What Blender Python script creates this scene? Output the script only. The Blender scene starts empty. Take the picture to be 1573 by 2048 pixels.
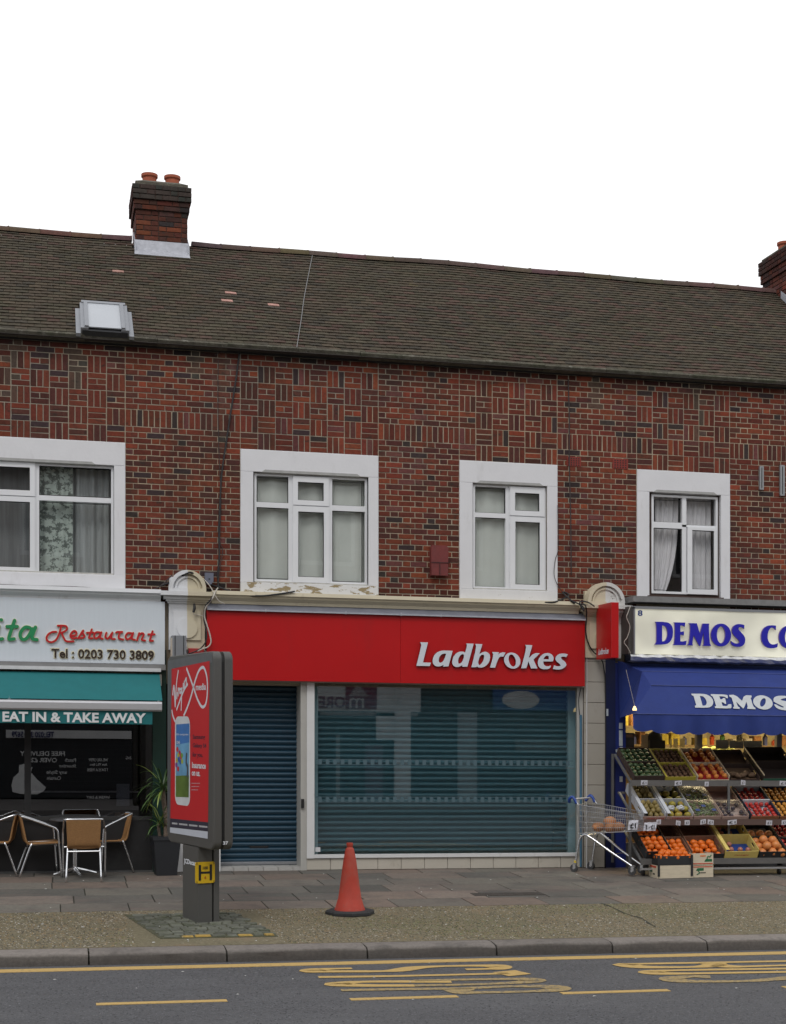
import bpy, math, random
from math import sin, cos, pi, radians, sqrt
from mathutils import Vector, Matrix
random.seed(7)
rnd = random.uniform
sc = bpy.context.scene
col = sc.collection

# ------------------------------------------------------------------ camera
PSI = math.atan(686/3043); FPX = 3043.; D0 = 20.33; CAMH = 1.986; XC = 786.5; YH = 1450.; K = 0.0115
CP, SP = cos(PSI), sin(PSI); X0 = D0*math.tan(PSI)
cam = bpy.data.cameras.new("camera"); camo = bpy.data.objects.new("camera", cam); col.objects.link(camo)
camo.location = (0, -D0, CAMH); camo.rotation_euler = (radians(90), 0, -PSI)
cam.sensor_fit = 'HORIZONTAL'; cam.sensor_width = 36; cam.lens = FPX/1573*36
cam.shift_y = (YH-1024)/1573; cam.clip_start = .1; cam.clip_end = 500
sc.camera = camo
# ------------------------------------------------------------------ world and sun (overcast)
SUN_EL, SUN_AZ = radians(52), radians(200)
w = bpy.data.worlds.new("World"); sc.world = w; w.use_nodes = True
nt = w.node_tree; bg = nt.nodes['Background']
sky = nt.nodes.new('ShaderNodeTexSky'); sky.sky_type = 'NISHITA'; sky.sun_disc = False
sky.sun_elevation = SUN_EL; sky.sun_rotation = SUN_AZ; sky.dust_density = 3
hs = nt.nodes.new('ShaderNodeHueSaturation'); hs.inputs['Saturation'].default_value = .15
nz = nt.nodes.new('ShaderNodeTexNoise'); nz.inputs['Scale'].default_value = 1.6; nz.inputs['Detail'].default_value = 3
cr = nt.nodes.new('ShaderNodeValToRGB')
cr.color_ramp.elements[0].color = (7.7, 7.9, 8.3, 1); cr.color_ramp.elements[1].color = (12, 12, 12.1, 1)
cr.color_ramp.elements[0].position = .42; cr.color_ramp.elements[1].position = .6
mx = nt.nodes.new('ShaderNodeMixRGB'); mx.inputs[0].default_value = .85
nt.links.new(sky.outputs[0], hs.inputs['Color']); nt.links.new(hs.outputs[0], mx.inputs[1])
nt.links.new(nz.outputs[0], cr.inputs[0]); nt.links.new(cr.outputs[0], mx.inputs[2])
nt.links.new(mx.outputs[0], bg.inputs['Color']); bg.inputs['Strength'].default_value = .115
sl = bpy.data.lights.new("sun", 'SUN'); sl.energy = .9; sl.angle = radians(16); sl.color = (1, .97, .93)
so = bpy.data.objects.new("sun", sl); col.objects.link(so)
dirv = Vector((-.35, -.75, 1.05)).normalized()
so.rotation_euler = dirv.to_track_quat('Z', 'Y').to_euler(); so.location = (0, -10, 20)
sc.view_settings.view_transform = 'Standard'; sc.view_settings.look = 'None'
sc.view_settings.exposure = 0.0; sc.view_settings.gamma = 1
sc.cycles.max_bounces = 8

# ------------------------------------------------------------------ photo pixel -> place
def F(x, y, Y=0.):
    u = (x-XC)/FPX; D = Y+D0; X = D*(SP+u*CP)/(CP-u*SP); d = X*SP+D*CP
    return X, (CAMH-(y-YH)*d/FPX)+K*(X-X0)
def solve(x, y, zf):
    a, b = -14., 6.
    for _ in range(50):
        m = (a+b)/2; X, Z = F(x, y, m)
        if Z > zf(m): a = m
        else: b = m
    return X, m
CROSS = .025; YK = -6.15
def g(Y): return CROSS*Y if Y > YK else CROSS*YK-.105
ZROAD = CROSS*YK-.105
def G(x, y): return solve(x, y, lambda Y: CROSS*Y)
def GR(x, y): return solve(x, y, lambda Y: ZROAD)
RT = (9.28-7.02)/3.15
def zroof(Y): return 7.02+(Y+.15)*RT
def RF(x, y): return solve(x, y, zroof)
def R2W(x0, x1, y0, y1, Y=0.):
    xm = (x0+x1)/2
    return F(x0, y0, Y)[0], F(x1, y0, Y)[0], F(xm, y1, Y)[1], F(xm, y0, Y)[1]   # X0 X1 Z0 Z1

# ------------------------------------------------------------------ materials
MATS = {}
def mat(name, c, rough=.7, var=.12, scale=6, bump=0., bscale=60, metal=0., tint=False, spec=.5, emis=0, stain=None, sscale=1.5, samt=.6, stretch=None, alpha=None):
    if name in MATS: return MATS[name]
    m = bpy.data.materials.new(name); m.use_nodes = True; MATS[name] = m
    t = m.node_tree; N = t.nodes; L = t.links; p = N['Principled BSDF']
    p.inputs['Roughness'].default_value = rough; p.inputs['Metallic'].default_value = metal
    p.inputs['Specular IOR Level'].default_value = spec
    geo = N.new('ShaderNodeNewGeometry'); src = geo.outputs['Position']
    if stretch:
        mp = N.new('ShaderNodeMapping'); mp.inputs['Scale'].default_value = stretch; L.new(src, mp.inputs[0]); src2 = mp.outputs[0]
    else: src2 = src
    if tint:
        a = N.new('ShaderNodeAttribute'); a.attribute_name = 'tint'; cs = a.outputs['Color']
    else:
        r = N.new('ShaderNodeRGB'); r.outputs[0].default_value = (*c, 1); cs = r.outputs[0]
    n = N.new('ShaderNodeTexNoise'); n.inputs['Scale'].default_value = scale; n.inputs['Detail'].default_value = 6; n.inputs['Roughness'].default_value = .65
    L.new(src2, n.inputs[0])
    mr = N.new('ShaderNodeMapRange'); mr.inputs[1].default_value = .25; mr.inputs[2].default_value = .75
    mr.inputs[3].default_value = 1-var; mr.inputs[4].default_value = 1+var; L.new(n.outputs[0], mr.inputs[0])
    mu = N.new('ShaderNodeVectorMath'); mu.operation = 'SCALE'; L.new(cs, mu.inputs[0]); L.new(mr.outputs[0], mu.inputs[3])
    out = mu.outputs[0]
    if stain:
        for i, (sc_, st_, lo, hi, scl) in enumerate(stain):
            n2 = N.new('ShaderNodeTexNoise'); n2.inputs['Scale'].default_value = 1; n2.inputs['Detail'].default_value = 7; n2.inputs['Roughness'].default_value = .7
            mp = N.new('ShaderNodeMapping'); mp.inputs['Scale'].default_value = scl; mp.inputs['Location'].default_value = (i*7.3, 3.1*i, i)
            L.new(src, mp.inputs[0]); L.new(mp.outputs[0], n2.inputs[0])
            r2 = N.new('ShaderNodeMapRange'); r2.inputs[1].default_value = lo; r2.inputs[2].default_value = hi
            r2.inputs[3].default_value = 0; r2.inputs[4].default_value = st_; L.new(n2.outputs[0], r2.inputs[0])
            mm = N.new('ShaderNodeMixRGB'); L.new(r2.outputs[0], mm.inputs[0]); L.new(out, mm.inputs[1]); mm.inputs[2].default_value = (*sc_, 1)
            out = mm.outputs[0]
    L.new(out, p.inputs['Base Color'])
    if bump:
        b = N.new('ShaderNodeBump'); b.inputs['Strength'].default_value = bump; b.inputs['Distance'].default_value = .01
        n3 = N.new('ShaderNodeTexNoise'); n3.inputs['Scale'].default_value = bscale; n3.inputs['Detail'].default_value = 5
        L.new(src2, n3.inputs[0]); L.new(n3.outputs[0], b.inputs['Height']); L.new(b.outputs[0], p.inputs['Normal'])
    if emis:
        p.inputs['Emission Color'].default_value = (*c, 1); p.inputs['Emission Strength'].default_value = emis
    return m
def glassmat(name, k=1.0, add=.0, tintc=(1, 1, 1), rough=.0):
    if name in MATS: return MATS[name]
    m = bpy.data.materials.new(name); m.use_nodes = True; MATS[name] = m
    t = m.node_tree; N = t.nodes; L = t.links; N.remove(N['Principled BSDF'])
    tr = N.new('ShaderNodeBsdfTransparent'); tr.inputs[0].default_value = (*tintc, 1)
    gl = N.new('ShaderNodeBsdfGlossy'); gl.inputs['Roughness'].default_value = rough
    fr = N.new('ShaderNodeFresnel'); fr.inputs[0].default_value = 1.5
    ma = N.new('ShaderNodeMath'); ma.operation = 'MULTIPLY_ADD'; ma.inputs[1].default_value = k; ma.inputs[2].default_value = add; ma.use_clamp = True
    L.new(fr.outputs[0], ma.inputs[0]); mix = N.new('ShaderNodeMixShader')
    ge = N.new('ShaderNodeNewGeometry'); m1 = N.new('ShaderNodeMath'); m1.operation = 'SUBTRACT'; m1.inputs[0].default_value = 1; L.new(ge.outputs['Backfacing'], m1.inputs[1])
    m2 = N.new('ShaderNodeMath'); m2.operation = 'MULTIPLY'; L.new(ma.outputs[0], m2.inputs[0]); L.new(m1.outputs[0], m2.inputs[1])
    L.new(m2.outputs[0], mix.inputs[0]); L.new(tr.outputs[0], mix.inputs[1]); L.new(gl.outputs[0], mix.inputs[2])
    L.new(mix.outputs[0], N['Material Output'].inputs[0]); return m

BRICKM = mat('brick_clay', (.2, .04, .03), .88, .3, 25, .35, 90, tint=True, spec=.25,
    stain=[((.03, .025, .021), .7, .51, .68, (1.3, 1.3, .5)), ((.03, .027, .022), .7, .58, .66, (5, 5, 9)), ((.30, .22, .20), .35, .62, .76, (.7, .7, .5))])
MORTAR = mat('mortar', (.38, .31, .22), .95, .18, 9, .4, 80, stain=[((.12, .11, .09), .55, .52, .72, (1.0, 1, .4)), ((.22, .21, .18), .7, .42, .6, (.35, .35, .6))])
WHITEP = mat('white_masonry_paint', (.70, .70, .72), .65, .04, 3, .15, 30, stain=[((.34, .33, .3), .32, .57, .75, (3, 3, 1.1))])
WHITEPEEL = mat('peeling_white_paint', (.66, .66, .66), .7, .05, 3, .2, 30, stain=[((.28, .22, .12), 1, .53, .545, (5.5, 5.5, 14))])
UPVC = mat('white_plastic_frame', (.74, .75, .77), .35, .03, 3, stain=[((.35, .33, .3), .35, .6, .8, (9, 9, 3))])
CREAM = mat('cream_paint', (.57, .51, .375), .6, .06, 4, .12, 30, stain=[((.2, .16, .1), .5, .58, .75, (5, 5, 1.6))])
STONEW = mat('white_stone_paint', (.66, .67, .69), .6, .04, 4, .12, 30, stain=[((.3, .28, .25), .45, .6, .78, (5, 5, 1.6))])
LEAD = mat('lead_flashing', (.20, .21, .25), .5, .2, 5, .3, 20, metal=.3)
LEADL = mat('bright_lead', (.42, .43, .47), .55, .2, 14, .5, 18, metal=.2)
REDP = mat('red_sign_panel', (.45, .005, .007), .32, .07, 1.2, stain=[((.3, .02, .02), .25, .56, .7, (4, 4, .6))])
REDP2 = mat('red_light_sign', (.46, .005, .007), .3, .03, 2)
LETTW = mat('sign_letter_white', (.62, .66, .72), .35, .03, 2)
LETTE = mat('sign_letter_edge', (.08, .01, .012), .5, .03, 2)
GREYB = mat('grey_aluminium', (.29, .30, .32), .4, .05, 4, metal=.5)
SILVER = mat('polished_aluminium', (.72, .73, .75), .22, .05, 6, metal=.95)
CHROME = mat('zinc_wire', (.5, .51, .53), .3, .05, 6, metal=.9)
DARKI = mat('dark_interior', (.02, .02, .022), .9, .3, 2)
TILEM = mat('roof_tile_clay', (.07, .055, .045), .92, .3, 18, .4, 60, tint=True, spec=.2,
    stain=[((.05, .048, .026), .45, .5, .66, (.9, .9, .9)), ((.13, .11, .03), .6, .66, .74, (1.7, 1.7, 1.7)), ((.26, .26, .23), .85, .69, .72, (9, 9, 9))])
MOSS = mat('mossy_concrete', (.09, .082, .062), .95, .5, 9, .7, 40, stain=[((.2, .19, .16), .7, .56, .64, (7, 7, 7)), ((.035, .045, .018), .6, .5, .65, (2, 2, 2))])
ASPH = mat('asphalt', (.078, .078, .083), .85, .5, 34, .5, 70, stain=[((.12, .12, .125), .5, .45, .7, (.4, 1.4, 1)), ((.24, .24, .25), .6, .64, .68, (36, 36, 36)), ((.045, .045, .05), .6, .6, .65, (30, 30, 30))])
GRAVEL = mat('bonded_gravel', (.17, .145, .09), .95, .5, 30, .6, 60, stain=[((.12, .115, .06), .5, .45, .65, (.8, .8, 1)), ((.42, .38, .32), .75, .62, .66, (24, 24, 24)), ((.06, .052, .04), .65, .58, .63, (32, 32, 32)), ((.24, .16, .10), .5, .55, .7, (2.5, 2.5, 1))])
SLABM = mat('paving_stone', (.15, .13, .12), .85, .22, 20, .35, 60, tint=True, stain=[((.075, .07, .065), .7, .48, .66, (1.6, 1.6, 1)), ((.06, .06, .055), .5, .6, .64, (26, 26, 26)), ((.19, .13, .11), .35, .5, .65, (.8, 2.5, 1)), ((.3, .29, .27), .5, .72, .74, (30, 30, 30))])
JOINT = mat('paving_joint', (.035, .035, .025), .95, .3, 20)
KERBM = mat('kerb_granite', (.16, .145, .135), .85, .25, 30, .5, 110, tint=True, stain=[((.06, .055, .05), .6, .5, .7, (3, 3, 6))])
SETTM = mat('granite_sett', (.12, .12, .1), .85, .25, 30, .4, 80, tint=True, stain=[((.05, .06, .025), .7, .5, .65, (4, 4, 4))])
YELL = mat('road_paint_yellow', (.50, .335, .115), .8, .15, 30, .2, 120, stain=[((.14, .13, .11), .7, .57, .7, (14, 20, 14))])
YELLF = mat('worn_road_paint', (.36, .26, .11), .8, .2, 30, .2, 120, stain=[((.11, .105, .10), .85, .50, .58, (26, 34, 26))])
TEAL = mat('teal_canvas', (.008, .14, .15), .8, .08, 6, .1, 90)
BLUEC = mat('blue_canvas', (.012, .032, .185), .75, .12, 4, .15, 60, stain=[((.03, .06, .22), .35, .55, .75, (2, 2, 3))])
NAVY = mat('navy_paint', (.012, .018, .07), .4, .1, 4)
SHUT = mat('blue_shutter_paint', (.017, .052, .085), .32, .12, 8, stretch=(1, 1, 8), stain=[((.05, .10, .15), .5, .6, .75, (3, 3, 12))])
SHUT2 = mat('teal_shutter_paint', (.042, .115, .145), .3, .12, 8, stretch=(1, 1, 8))
CTILE = mat('cream_glazed_tile', (.50, .465, .40), .3, .05, 3, tint=False, stain=[((.2, .17, .12), .5, .58, .75, (4, 4, 3))])
CTILE2 = mat('grey_cream_tile', (.37, .345, .30), .3, .04, 3, stain=[((.2, .17, .12), .4, .6, .75, (3, 3, 2))])
GLASS = glassmat('window_glass', 1.6, .03)
SHOPGL = glassmat('shop_glass', 3.0, .05, (.95, .98, .98))
DARKGL = glassmat('dark_shop_glass', 4.2, .05, (.6, .6, .62))
BLACKP = mat('black_paint', (.018, .018, .019), .45, .1, 4, stain=[((.05, .05, .05), .4, .55, .7, (2, 2, 2))])
DGREEN = mat('dark_green_paint', (.008, .035, .025), .45, .1, 4)
RATTAN = mat('woven_rattan', (.32, .165, .06), .7, .25, 40, .6, 130, stretch=(1, 1, 2.5))
POSTG = mat('ad_panel_grey', (.085, .083, .078), .5, .05, 4)
CURT = mat('pale_curtain', (.56, .60, .56), .9, .06, 3)
NET = mat('net_curtain', (.68, .68, .7), .9, .12, 18, stretch=(1, 1, .15))
LACE = mat('lace_curtain', (.40, .47, .43), .9, .1, 9, stain=[((.09, .11, .10), .9, .49, .54, (11, 11, 13))])

# ------------------------------------------------------------------ mesh building
WL = {}       # object -> origin in the frame its mesh was written in
LOCAL = set() # rigid things (written in local coordinates)
class MB:
    def __init__(s): s.v = []; s.f = []; s.t = []; s.mi = []; s.m = 0; s.tt = (1, 1, 1)
    def add(s, vs, fs, tint=None):
        b = len(s.v); s.v += [tuple(p) for p in vs]; s.t += [tint or s.tt]*len(vs)
        for f in fs: s.f.append(tuple(b+i for i in f)); s.mi.append(s.m)
        return s
    def box(s, x0, x1, y0, y1, z0, z1, tint=None):
        if x0 > x1: x0, x1 = x1, x0
        if y0 > y1: y0, y1 = y1, y0
        if z0 > z1: z0, z1 = z1, z0
        vs = [(x0,y0,z0),(x1,y0,z0),(x1,y1,z0),(x0,y1,z0),(x0,y0,z1),(x1,y0,z1),(x1,y1,z1),(x0,y1,z1)]
        return s.add(vs, [(0,3,2,1),(4,5,6,7),(0,1,5,4),(1,2,6,5),(2,3,7,6),(3,0,4,7)], tint)
    def bev(s, x0, x1, y0, y1, z0, z1, b=.01, tint=None):
        # box with chamfered front (-y) edges
        vs = [(x0,y1,z0),(x1,y1,z0),(x1,y1,z1),(x0,y1,z1),(x0,y0+b,z0),(x1,y0+b,z0),(x1,y0+b,z1),(x0,y0+b,z1),
              (x0+b,y0,z0+b),(x1-b,y0,z0+b),(x1-b,y0,z1-b),(x0+b,y0,z1-b)]
        return s.add(vs, [(0,3,2,1),(0,1,5,4),(1,2,6,5),(2,3,7,6),(3,0,4,7),(4,5,9,8),(5,6,10,9),(6,7,11,10),(7,4,8,11),(8,9,10,11)], tint)
    def prism(s, poly, y0, y1, axis='y', tint=None):
        n = len(poly)
        P = {'y': lambda a, b, c: (a, c, b), 'x': lambda a, b, c: (c, a, b), 'z': lambda a, b, c: (a, b, c)}[axis]
        vs = [P(a, b, y0) for a, b in poly]+[P(a, b, y1) for a, b in poly]
        fs = [tuple(range(n)), tuple(range(2*n-1, n-1, -1))]+[(i, i+n, (i+1) % n+n, (i+1) % n) for i in range(n)]
        return s.add(vs, fs, tint)
    def tube(s, pts, r, n=8, caps=True, tint=None):
        pts = [Vector(p) for p in pts]; N = len(pts); vs = []; up = Vector((0, 0, 1))
        rs = r if isinstance(r, (list, tuple)) else [r]*N
        pa = None
        for i, p in enumerate(pts):
            d = (pts[min(i+1, N-1)]-pts[max(i-1, 0)]).normalized()
            if pa is None:
                pa = d.cross(up) if abs(d.dot(up)) < .95 else d.cross(Vector((1, 0, 0)))
            pa = (pa-d*pa.dot(d)).normalized(); q = d.cross(pa)
            for k in range(n):
                a = 2*pi*k/n; vs.append(p+(pa*cos(a)+q*sin(a))*rs[i])
        fs = [(i*n+k, i*n+(k+1) % n, (i+1)*n+(k+1) % n, (i+1)*n+k) for i in range(N-1) for k in range(n)]
        if caps: fs += [tuple(range(n-1, -1, -1)), tuple((N-1)*n+k for k in range(n))]
        return s.add(vs, fs, tint)
    def lathe(s, prof, cx=0, cy=0, n=24, tint=None, cap=True):
        vs = []
        for r, z in prof:
            for k in range(n): a = 2*pi*k/n; vs.append((cx+r*cos(a), cy+r*sin(a), z))
        m = len(prof); fs = [(i*n+k, i*n+(k+1) % n, (i+1)*n+(k+1) % n, (i+1)*n+k) for i in range(m-1) for k in range(n)]
        if cap: fs += [tuple(range(n-1, -1, -1)), tuple((m-1)*n+k for k in range(n))]
        return s.add(vs, fs, tint)
    def ball(s, c, r, n=10, m=6, sq=(1, 1, 1), tint=None, pear=0):
        vs = [(c[0], c[1], c[2]-r*sq[2])]
        for i in range(1, m):
            t = pi*i/m
            for k in range(n):
                a = 2*pi*k/n; zz = -cos(t); rr = sin(t)*(1-pear*max(0, zz+.1))
                vs.append((c[0]+r*sq[0]*rr*cos(a), c[1]+r*sq[1]*rr*sin(a), c[2]+r*sq[2]*zz))
        vs.append((c[0], c[1], c[2]+r*sq[2])); T = len(vs)-1
        fs = [(0, 1+(k+1) % n, 1+k) for k in range(n)]
        fs += [(1+i*n+k, 1+i*n+(k+1) % n, 1+(i+1)*n+(k+1) % n, 1+(i+1)*n+k) for i in range(m-2) for k in range(n)]
        fs += [(T, 1+(m-2)*n+k, 1+(m-2)*n+(k+1) % n) for k in range(n)]
        return s.add(vs, fs, tint)
    def mesh(s, name, mats, origin, smooth=False):
        me = bpy.data.meshes.new(name)
        o = origin
        me.from_pydata([(a-o[0], b-o[1], c-o[2]) for a, b, c in s.v], [], s.f)
        ms = mats if isinstance(mats, (list, tuple)) else [mats]
        for m in ms: me.materials.append(m)
        if len(ms) > 1: me.polygons.foreach_set('material_index', s.mi)
        ca = me.color_attributes.new('tint', 'FLOAT_COLOR', 'POINT')
        ca.data.foreach_set('color', [c for t in s.t for c in (t[0], t[1], t[2], 1)])
        if smooth:
            me.polygons.foreach_set('use_smooth', [True]*len(me.polygons))
            if smooth != 'all':
                try: me.set_sharp_from_angle(angle=radians(40))
                except Exception: pass
        me.update(); return me
    def build(s, name, mats, parent=None, smooth=False, origin=None):
        if origin is None:
            xs, ys, zs = zip(*s.v); origin = ((min(xs)+max(xs))/2, (min(ys)+max(ys))/2, min(zs))
        me = s.mesh(name, mats, origin, smooth)
        return link(name, me, origin, parent)
def link(name, me, origin, parent=None):
    o = bpy.data.objects.new(name, me); col.objects.link(o)
    WL[o] = Vector(origin)
    if parent:
        o.parent = parent; o.location = Vector(origin)-WL[parent]
    else: o.location = origin
    return o
def tag(o, label=None, cat=None, group=None, kind=None):
    if label: o['label'] = label
    if cat: o['category'] = cat
    if group: o['group'] = group
    if kind: o['kind'] = kind
    return o
def thing(name, label, cat, loc, rz=0, rigid=False, group=None, rx=0):
    o = bpy.data.objects.new(name, None); col.objects.link(o); o.location = loc; o.rotation_euler = (rx, 0, rz)
    o.empty_display_size = .1
    WL[o] = Vector((0, 0, 0)) if rigid else Vector(loc)
    if rigid: LOCAL.add(o)
    return tag(o, label, cat, group)
def part(name, parent, loc=None):
    o = bpy.data.objects.new(name, None); col.objects.link(o); o.parent = parent
    loc = Vector(loc) if loc is not None else WL[parent]
    WL[o] = Vector(loc); o.location = loc-WL[parent]; return o
def smooth_path(P, k=6):
    P = [Vector(p) for p in P]; out = []
    for i in range(len(P)-1):
        p0, p1, p2, p3 = P[max(i-1, 0)], P[i], P[i+1], P[min(i+2, len(P)-1)]
        for j in range(k):
            t = j/k; out.append(.5*((2*p1)+(p2-p0)*t+(2*p0-5*p1+4*p2-p3)*t*t+(3*p1-p0-3*p2+p3)*t**3))
    return out+[P[-1]]
def curve_mesh(cu):
    o = bpy.data.objects.new('tmp', cu); col.objects.link(o)
    dg = bpy.context.evaluated_depsgraph_get(); dg.update()
    me = bpy.data.meshes.new_from_object(o.evaluated_get(dg)); vs = [v.co.copy() for v in me.vertices]; fs = [tuple(p.vertices) for p in me.polygons]
    bpy.data.objects.remove(o); bpy.data.meshes.remove(me); bpy.data.curves.remove(cu); return vs, fs
def text(body, x0, x1, z0, z1, y, m, name, parent=None, depth=.004, bold=0., shear=0., xf=None, slope=0., mb=None, spacing=1.):
    cu = bpy.data.curves.new('t', 'FONT'); cu.body = body; cu.size = 1; cu.offset = bold; cu.shear = shear; cu.extrude = .5; cu.space_character = spacing
    cu.resolution_u = 3; cu.align_x = 'CENTER'
    vs, fs = curve_mesh(cu)
    if not vs: return None
    a0, a1 = min(v.x for v in vs), max(v.x for v in vs); b0, b1 = min(v.y for v in vs), max(v.y for v in vs)
    out = []
    for v in vs:
        tx = (v.x-a0)/(a1-a0); tz = (v.y-b0)/max(b1-b0, 1e-6)
        p = (x0+tx*(x1-x0), y-depth*(v.z+.5), z0+tz*(z1-z0)+slope*(tx-.5)*(x1-x0))
        out.append(xf(*p) if xf else p)
    mb2 = mb or MB(); mb2.add(out, fs)
    return mb2 if mb else mb2.build(name, m, parent)
def chaikin(P):
    out = []; n = len(P)
    for i in range(n):
        a, b, c = Vector(P[i-1]), Vector(P[i]), Vector(P[(i+1) % n])
        d1, d2 = (b-a), (c-b)
        if d1.length < 1e-6 or d2.length < 1e-6: continue
        ang = d1.angle(d2)
        if ang < radians(62): out += [b-d1*.28, b+d2*.28]
        else: out.append(b)
    return [(p.x, p.y) for p in out]
def glyph(loops, y, depth, name, mats, parent, sm=True):
    cu = bpy.data.curves.new('g', 'CURVE'); cu.dimensions = '2D'; cu.fill_mode = 'BOTH'; cu.extrude = .5
    for lp in loops:
        if sm: lp = chaikin(lp)
        sp = cu.splines.new('POLY'); sp.points.add(len(lp)-1)
        for q, (a, b) in zip(sp.points, lp): q.co = (a, b, 0, 1)
        sp.use_cyclic_u = True
    vs, fs = curve_mesh(cu); mb = MB()
    mb.add([(v.x, y-depth*(v.z+.5), v.y) for v in vs], fs)
    me = mb.mesh(name, mats[0], (0, 0, 0))
    if len(mats) > 1:
        me.materials.append(mats[1])
        for p in me.polygons:
            if abs(p.normal.y) < .5: p.material_index = 1
    xs = [v.co.x for v in me.vertices]; zs = [v.co.z for v in me.vertices]
    org = ((min(xs)+max(xs))/2, y, min(zs))
    for v in me.vertices: v.co = v.co-Vector(org)
    return link(name, me, org, parent)
def ell(cx, cy, rx, ry, sh=0, n=28):
    return [(cx+rx*cos(2*pi*i/n)-sh*ry*sin(2*pi*i/n), cy+ry*sin(2*pi*i/n)) for i in range(n)]
def pxl(loops, s, ox, oy, Y):
    return [[F(ox+a/s, oy+b/s, Y) for a, b in lp] for lp in loops]

# ================================================================== GROUND
road = MB().box(-60, 60, -17.5, YK+.02, ZROAD-.2, ZROAD).build('road', ASPH, origin=(0, -10, ZROAD)); tag(road, kind='structure')
gs = MB(); gs.box(-200, 200, -200, 200, -1.2, -.9); tag(gs.build('ground', JOINT, origin=(0, 0, -1)), kind='structure')
def sloped(mb, x0, x1, y0, y1, dz, th=.05, jit=0, tint=None, ch=0):
    zz = lambda y: CROSS*y+dz
    j = lambda: rnd(-jit, jit)
    t = [(x0+j(), y0+j(), zz(y0)), (x1+j(), y0+j(), zz(y0)), (x1+j(), y1+j(), zz(y1)), (x0+j(), y1+j(), zz(y1))]
    b = [(p[0], p[1], p[2]-th) for p in t]
    if ch:
        m = [(p[0], p[1], p[2]-ch) for p in t]; cx, cy = (x0+x1)/2, (y0+y1)/2
        t = [(p[0]+(ch if p[0] < cx else -ch), p[1]+(ch if p[1] < cy else -ch), p[2]) for p in t]
        return mb.add(b+m+t, [(0,1,5,4),(1,2,6,5),(2,3,7,6),(3,0,4,7),(4,5,9,8),(5,6,10,9),(6,7,11,10),(7,4,8,11),(8,9,10,11)], tint)
    return mb.add(b+t, [(3,2,1,0),(4,5,6,7),(0,1,5,4),(1,2,6,5),(2,3,7,6),(3,0,4,7)], tint)
pv = sloped(MB(), -30, 30, -6.0, .35, -.004, .3).build('pavement', JOINT, origin=(0, 0, 0)); tag(pv, kind='structure')
YS = -3.55
strip = sloped(MB(), -30, 30, -5.86, YS, .004, .03).build('gravel_strip', GRAVEL, origin=(0, YS, 0)); tag(strip, kind='structure')
chm = MB()
for i in range(26000):
    x = rnd(-1.2, 9.6); y_ = rnd(-5.83, YS-.01); q_ = rnd(.003, .009)*(1.6 if random.random() < .05 else 1); zz = CROSS*y_+.0045
    k = random.random(); c = (.36, .33, .27) if k < .16 else ((.07, .06, .045) if k < .55 else ((.25, .17, .08) if k < .75 else (.17, .15, .10)))
    if sin(x*1.7+y_*2.3)+sin(x*.6-y_*1.1)+rnd(-1, 1) > 1.2: c = (c[0]*.6, c[1]*.72, c[2]*.45)
    if .8 < x < 2.2 and y_ < -3.8: continue
    chm.add([(x-q_, y_-q_*.7, zz), (x+q_, y_-q_, zz), (x+q_*.6, y_+q_, zz+.003), (x-q_*.8, y_+q_*.6, zz+.004)], [(0, 1, 2, 3)], c)
tag(chm.build('gravel_chips', mat('gravel_chip', (.2, .2, .2), .9, .1, 5, tint=True), strip, origin=(0, 0, 0)), kind='stuff')
chm = MB()
for i in range(16000):
    x = rnd(-.8, 7.6); y_ = rnd(-10.8, -6.25); q_ = rnd(.003, .008); k = random.random(); c = (.17, .17, .18) if k < .35 else ((.04, .04, .044) if k < .8 else (.12, .115, .11))
    chm.add([(x-q_, y_-q_*.7, ZROAD+.0012), (x+q_, y_-q_, ZROAD+.0012), (x+q_*.6, y_+q_, ZROAD+.002), (x-q_*.8, y_+q_*.6, ZROAD+.002)], [(0, 1, 2, 3)], c)
tag(chm.build('asphalt_chips', MATS['gravel_chip'], road, origin=(0, 0, ZROAD)), kind='stuff')
# paving slabs: rows between the shop base and the gravel strip
rows = [.05, -.42, -1.02, -1.62, -2.27, -2.92, YS-.0]
slabtints = [(.168, .143, .120), (.142, .128, .108), (.120, .113, .098), (.185, .152, .126), (.172, .134, .108), (.10, .096, .084), (.158, .146, .122)]
ns = 0; far = MB()
for r in range(6):
    x = -2.6+[0, .37, .1, .52, .2, .45][r]
    while x < 12.4:
        wd = random.choice([.74, .9, .76, .9, .76, 1.0]); t = random.choice(slabtints); f = rnd(.88, 1.12); t = tuple(c*f for c in t)
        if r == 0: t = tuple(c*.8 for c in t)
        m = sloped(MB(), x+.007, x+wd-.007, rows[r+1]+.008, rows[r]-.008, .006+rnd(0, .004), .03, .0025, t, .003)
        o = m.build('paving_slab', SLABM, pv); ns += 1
        x += wd
for xa, xb in ((-30, -2.6), (13.1, 30)): sloped(far, xa, xb, YS, .05, .005, .02, tint=(.14, .125, .115))
far.build('paving_beyond', SLABM, pv)
dr = F(945, 1788); gx0, gy0 = G(945, 1791); gx1, gy1 = G(1075, 1785)
cov = sloped(MB(), gx0, gx1, gy0-.14, gy0+.1, .014, .01).build('drain_cover', mat('rusted_iron', (.05, .042, .036), .8, .5, 25, .5, 80), pv)
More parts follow.
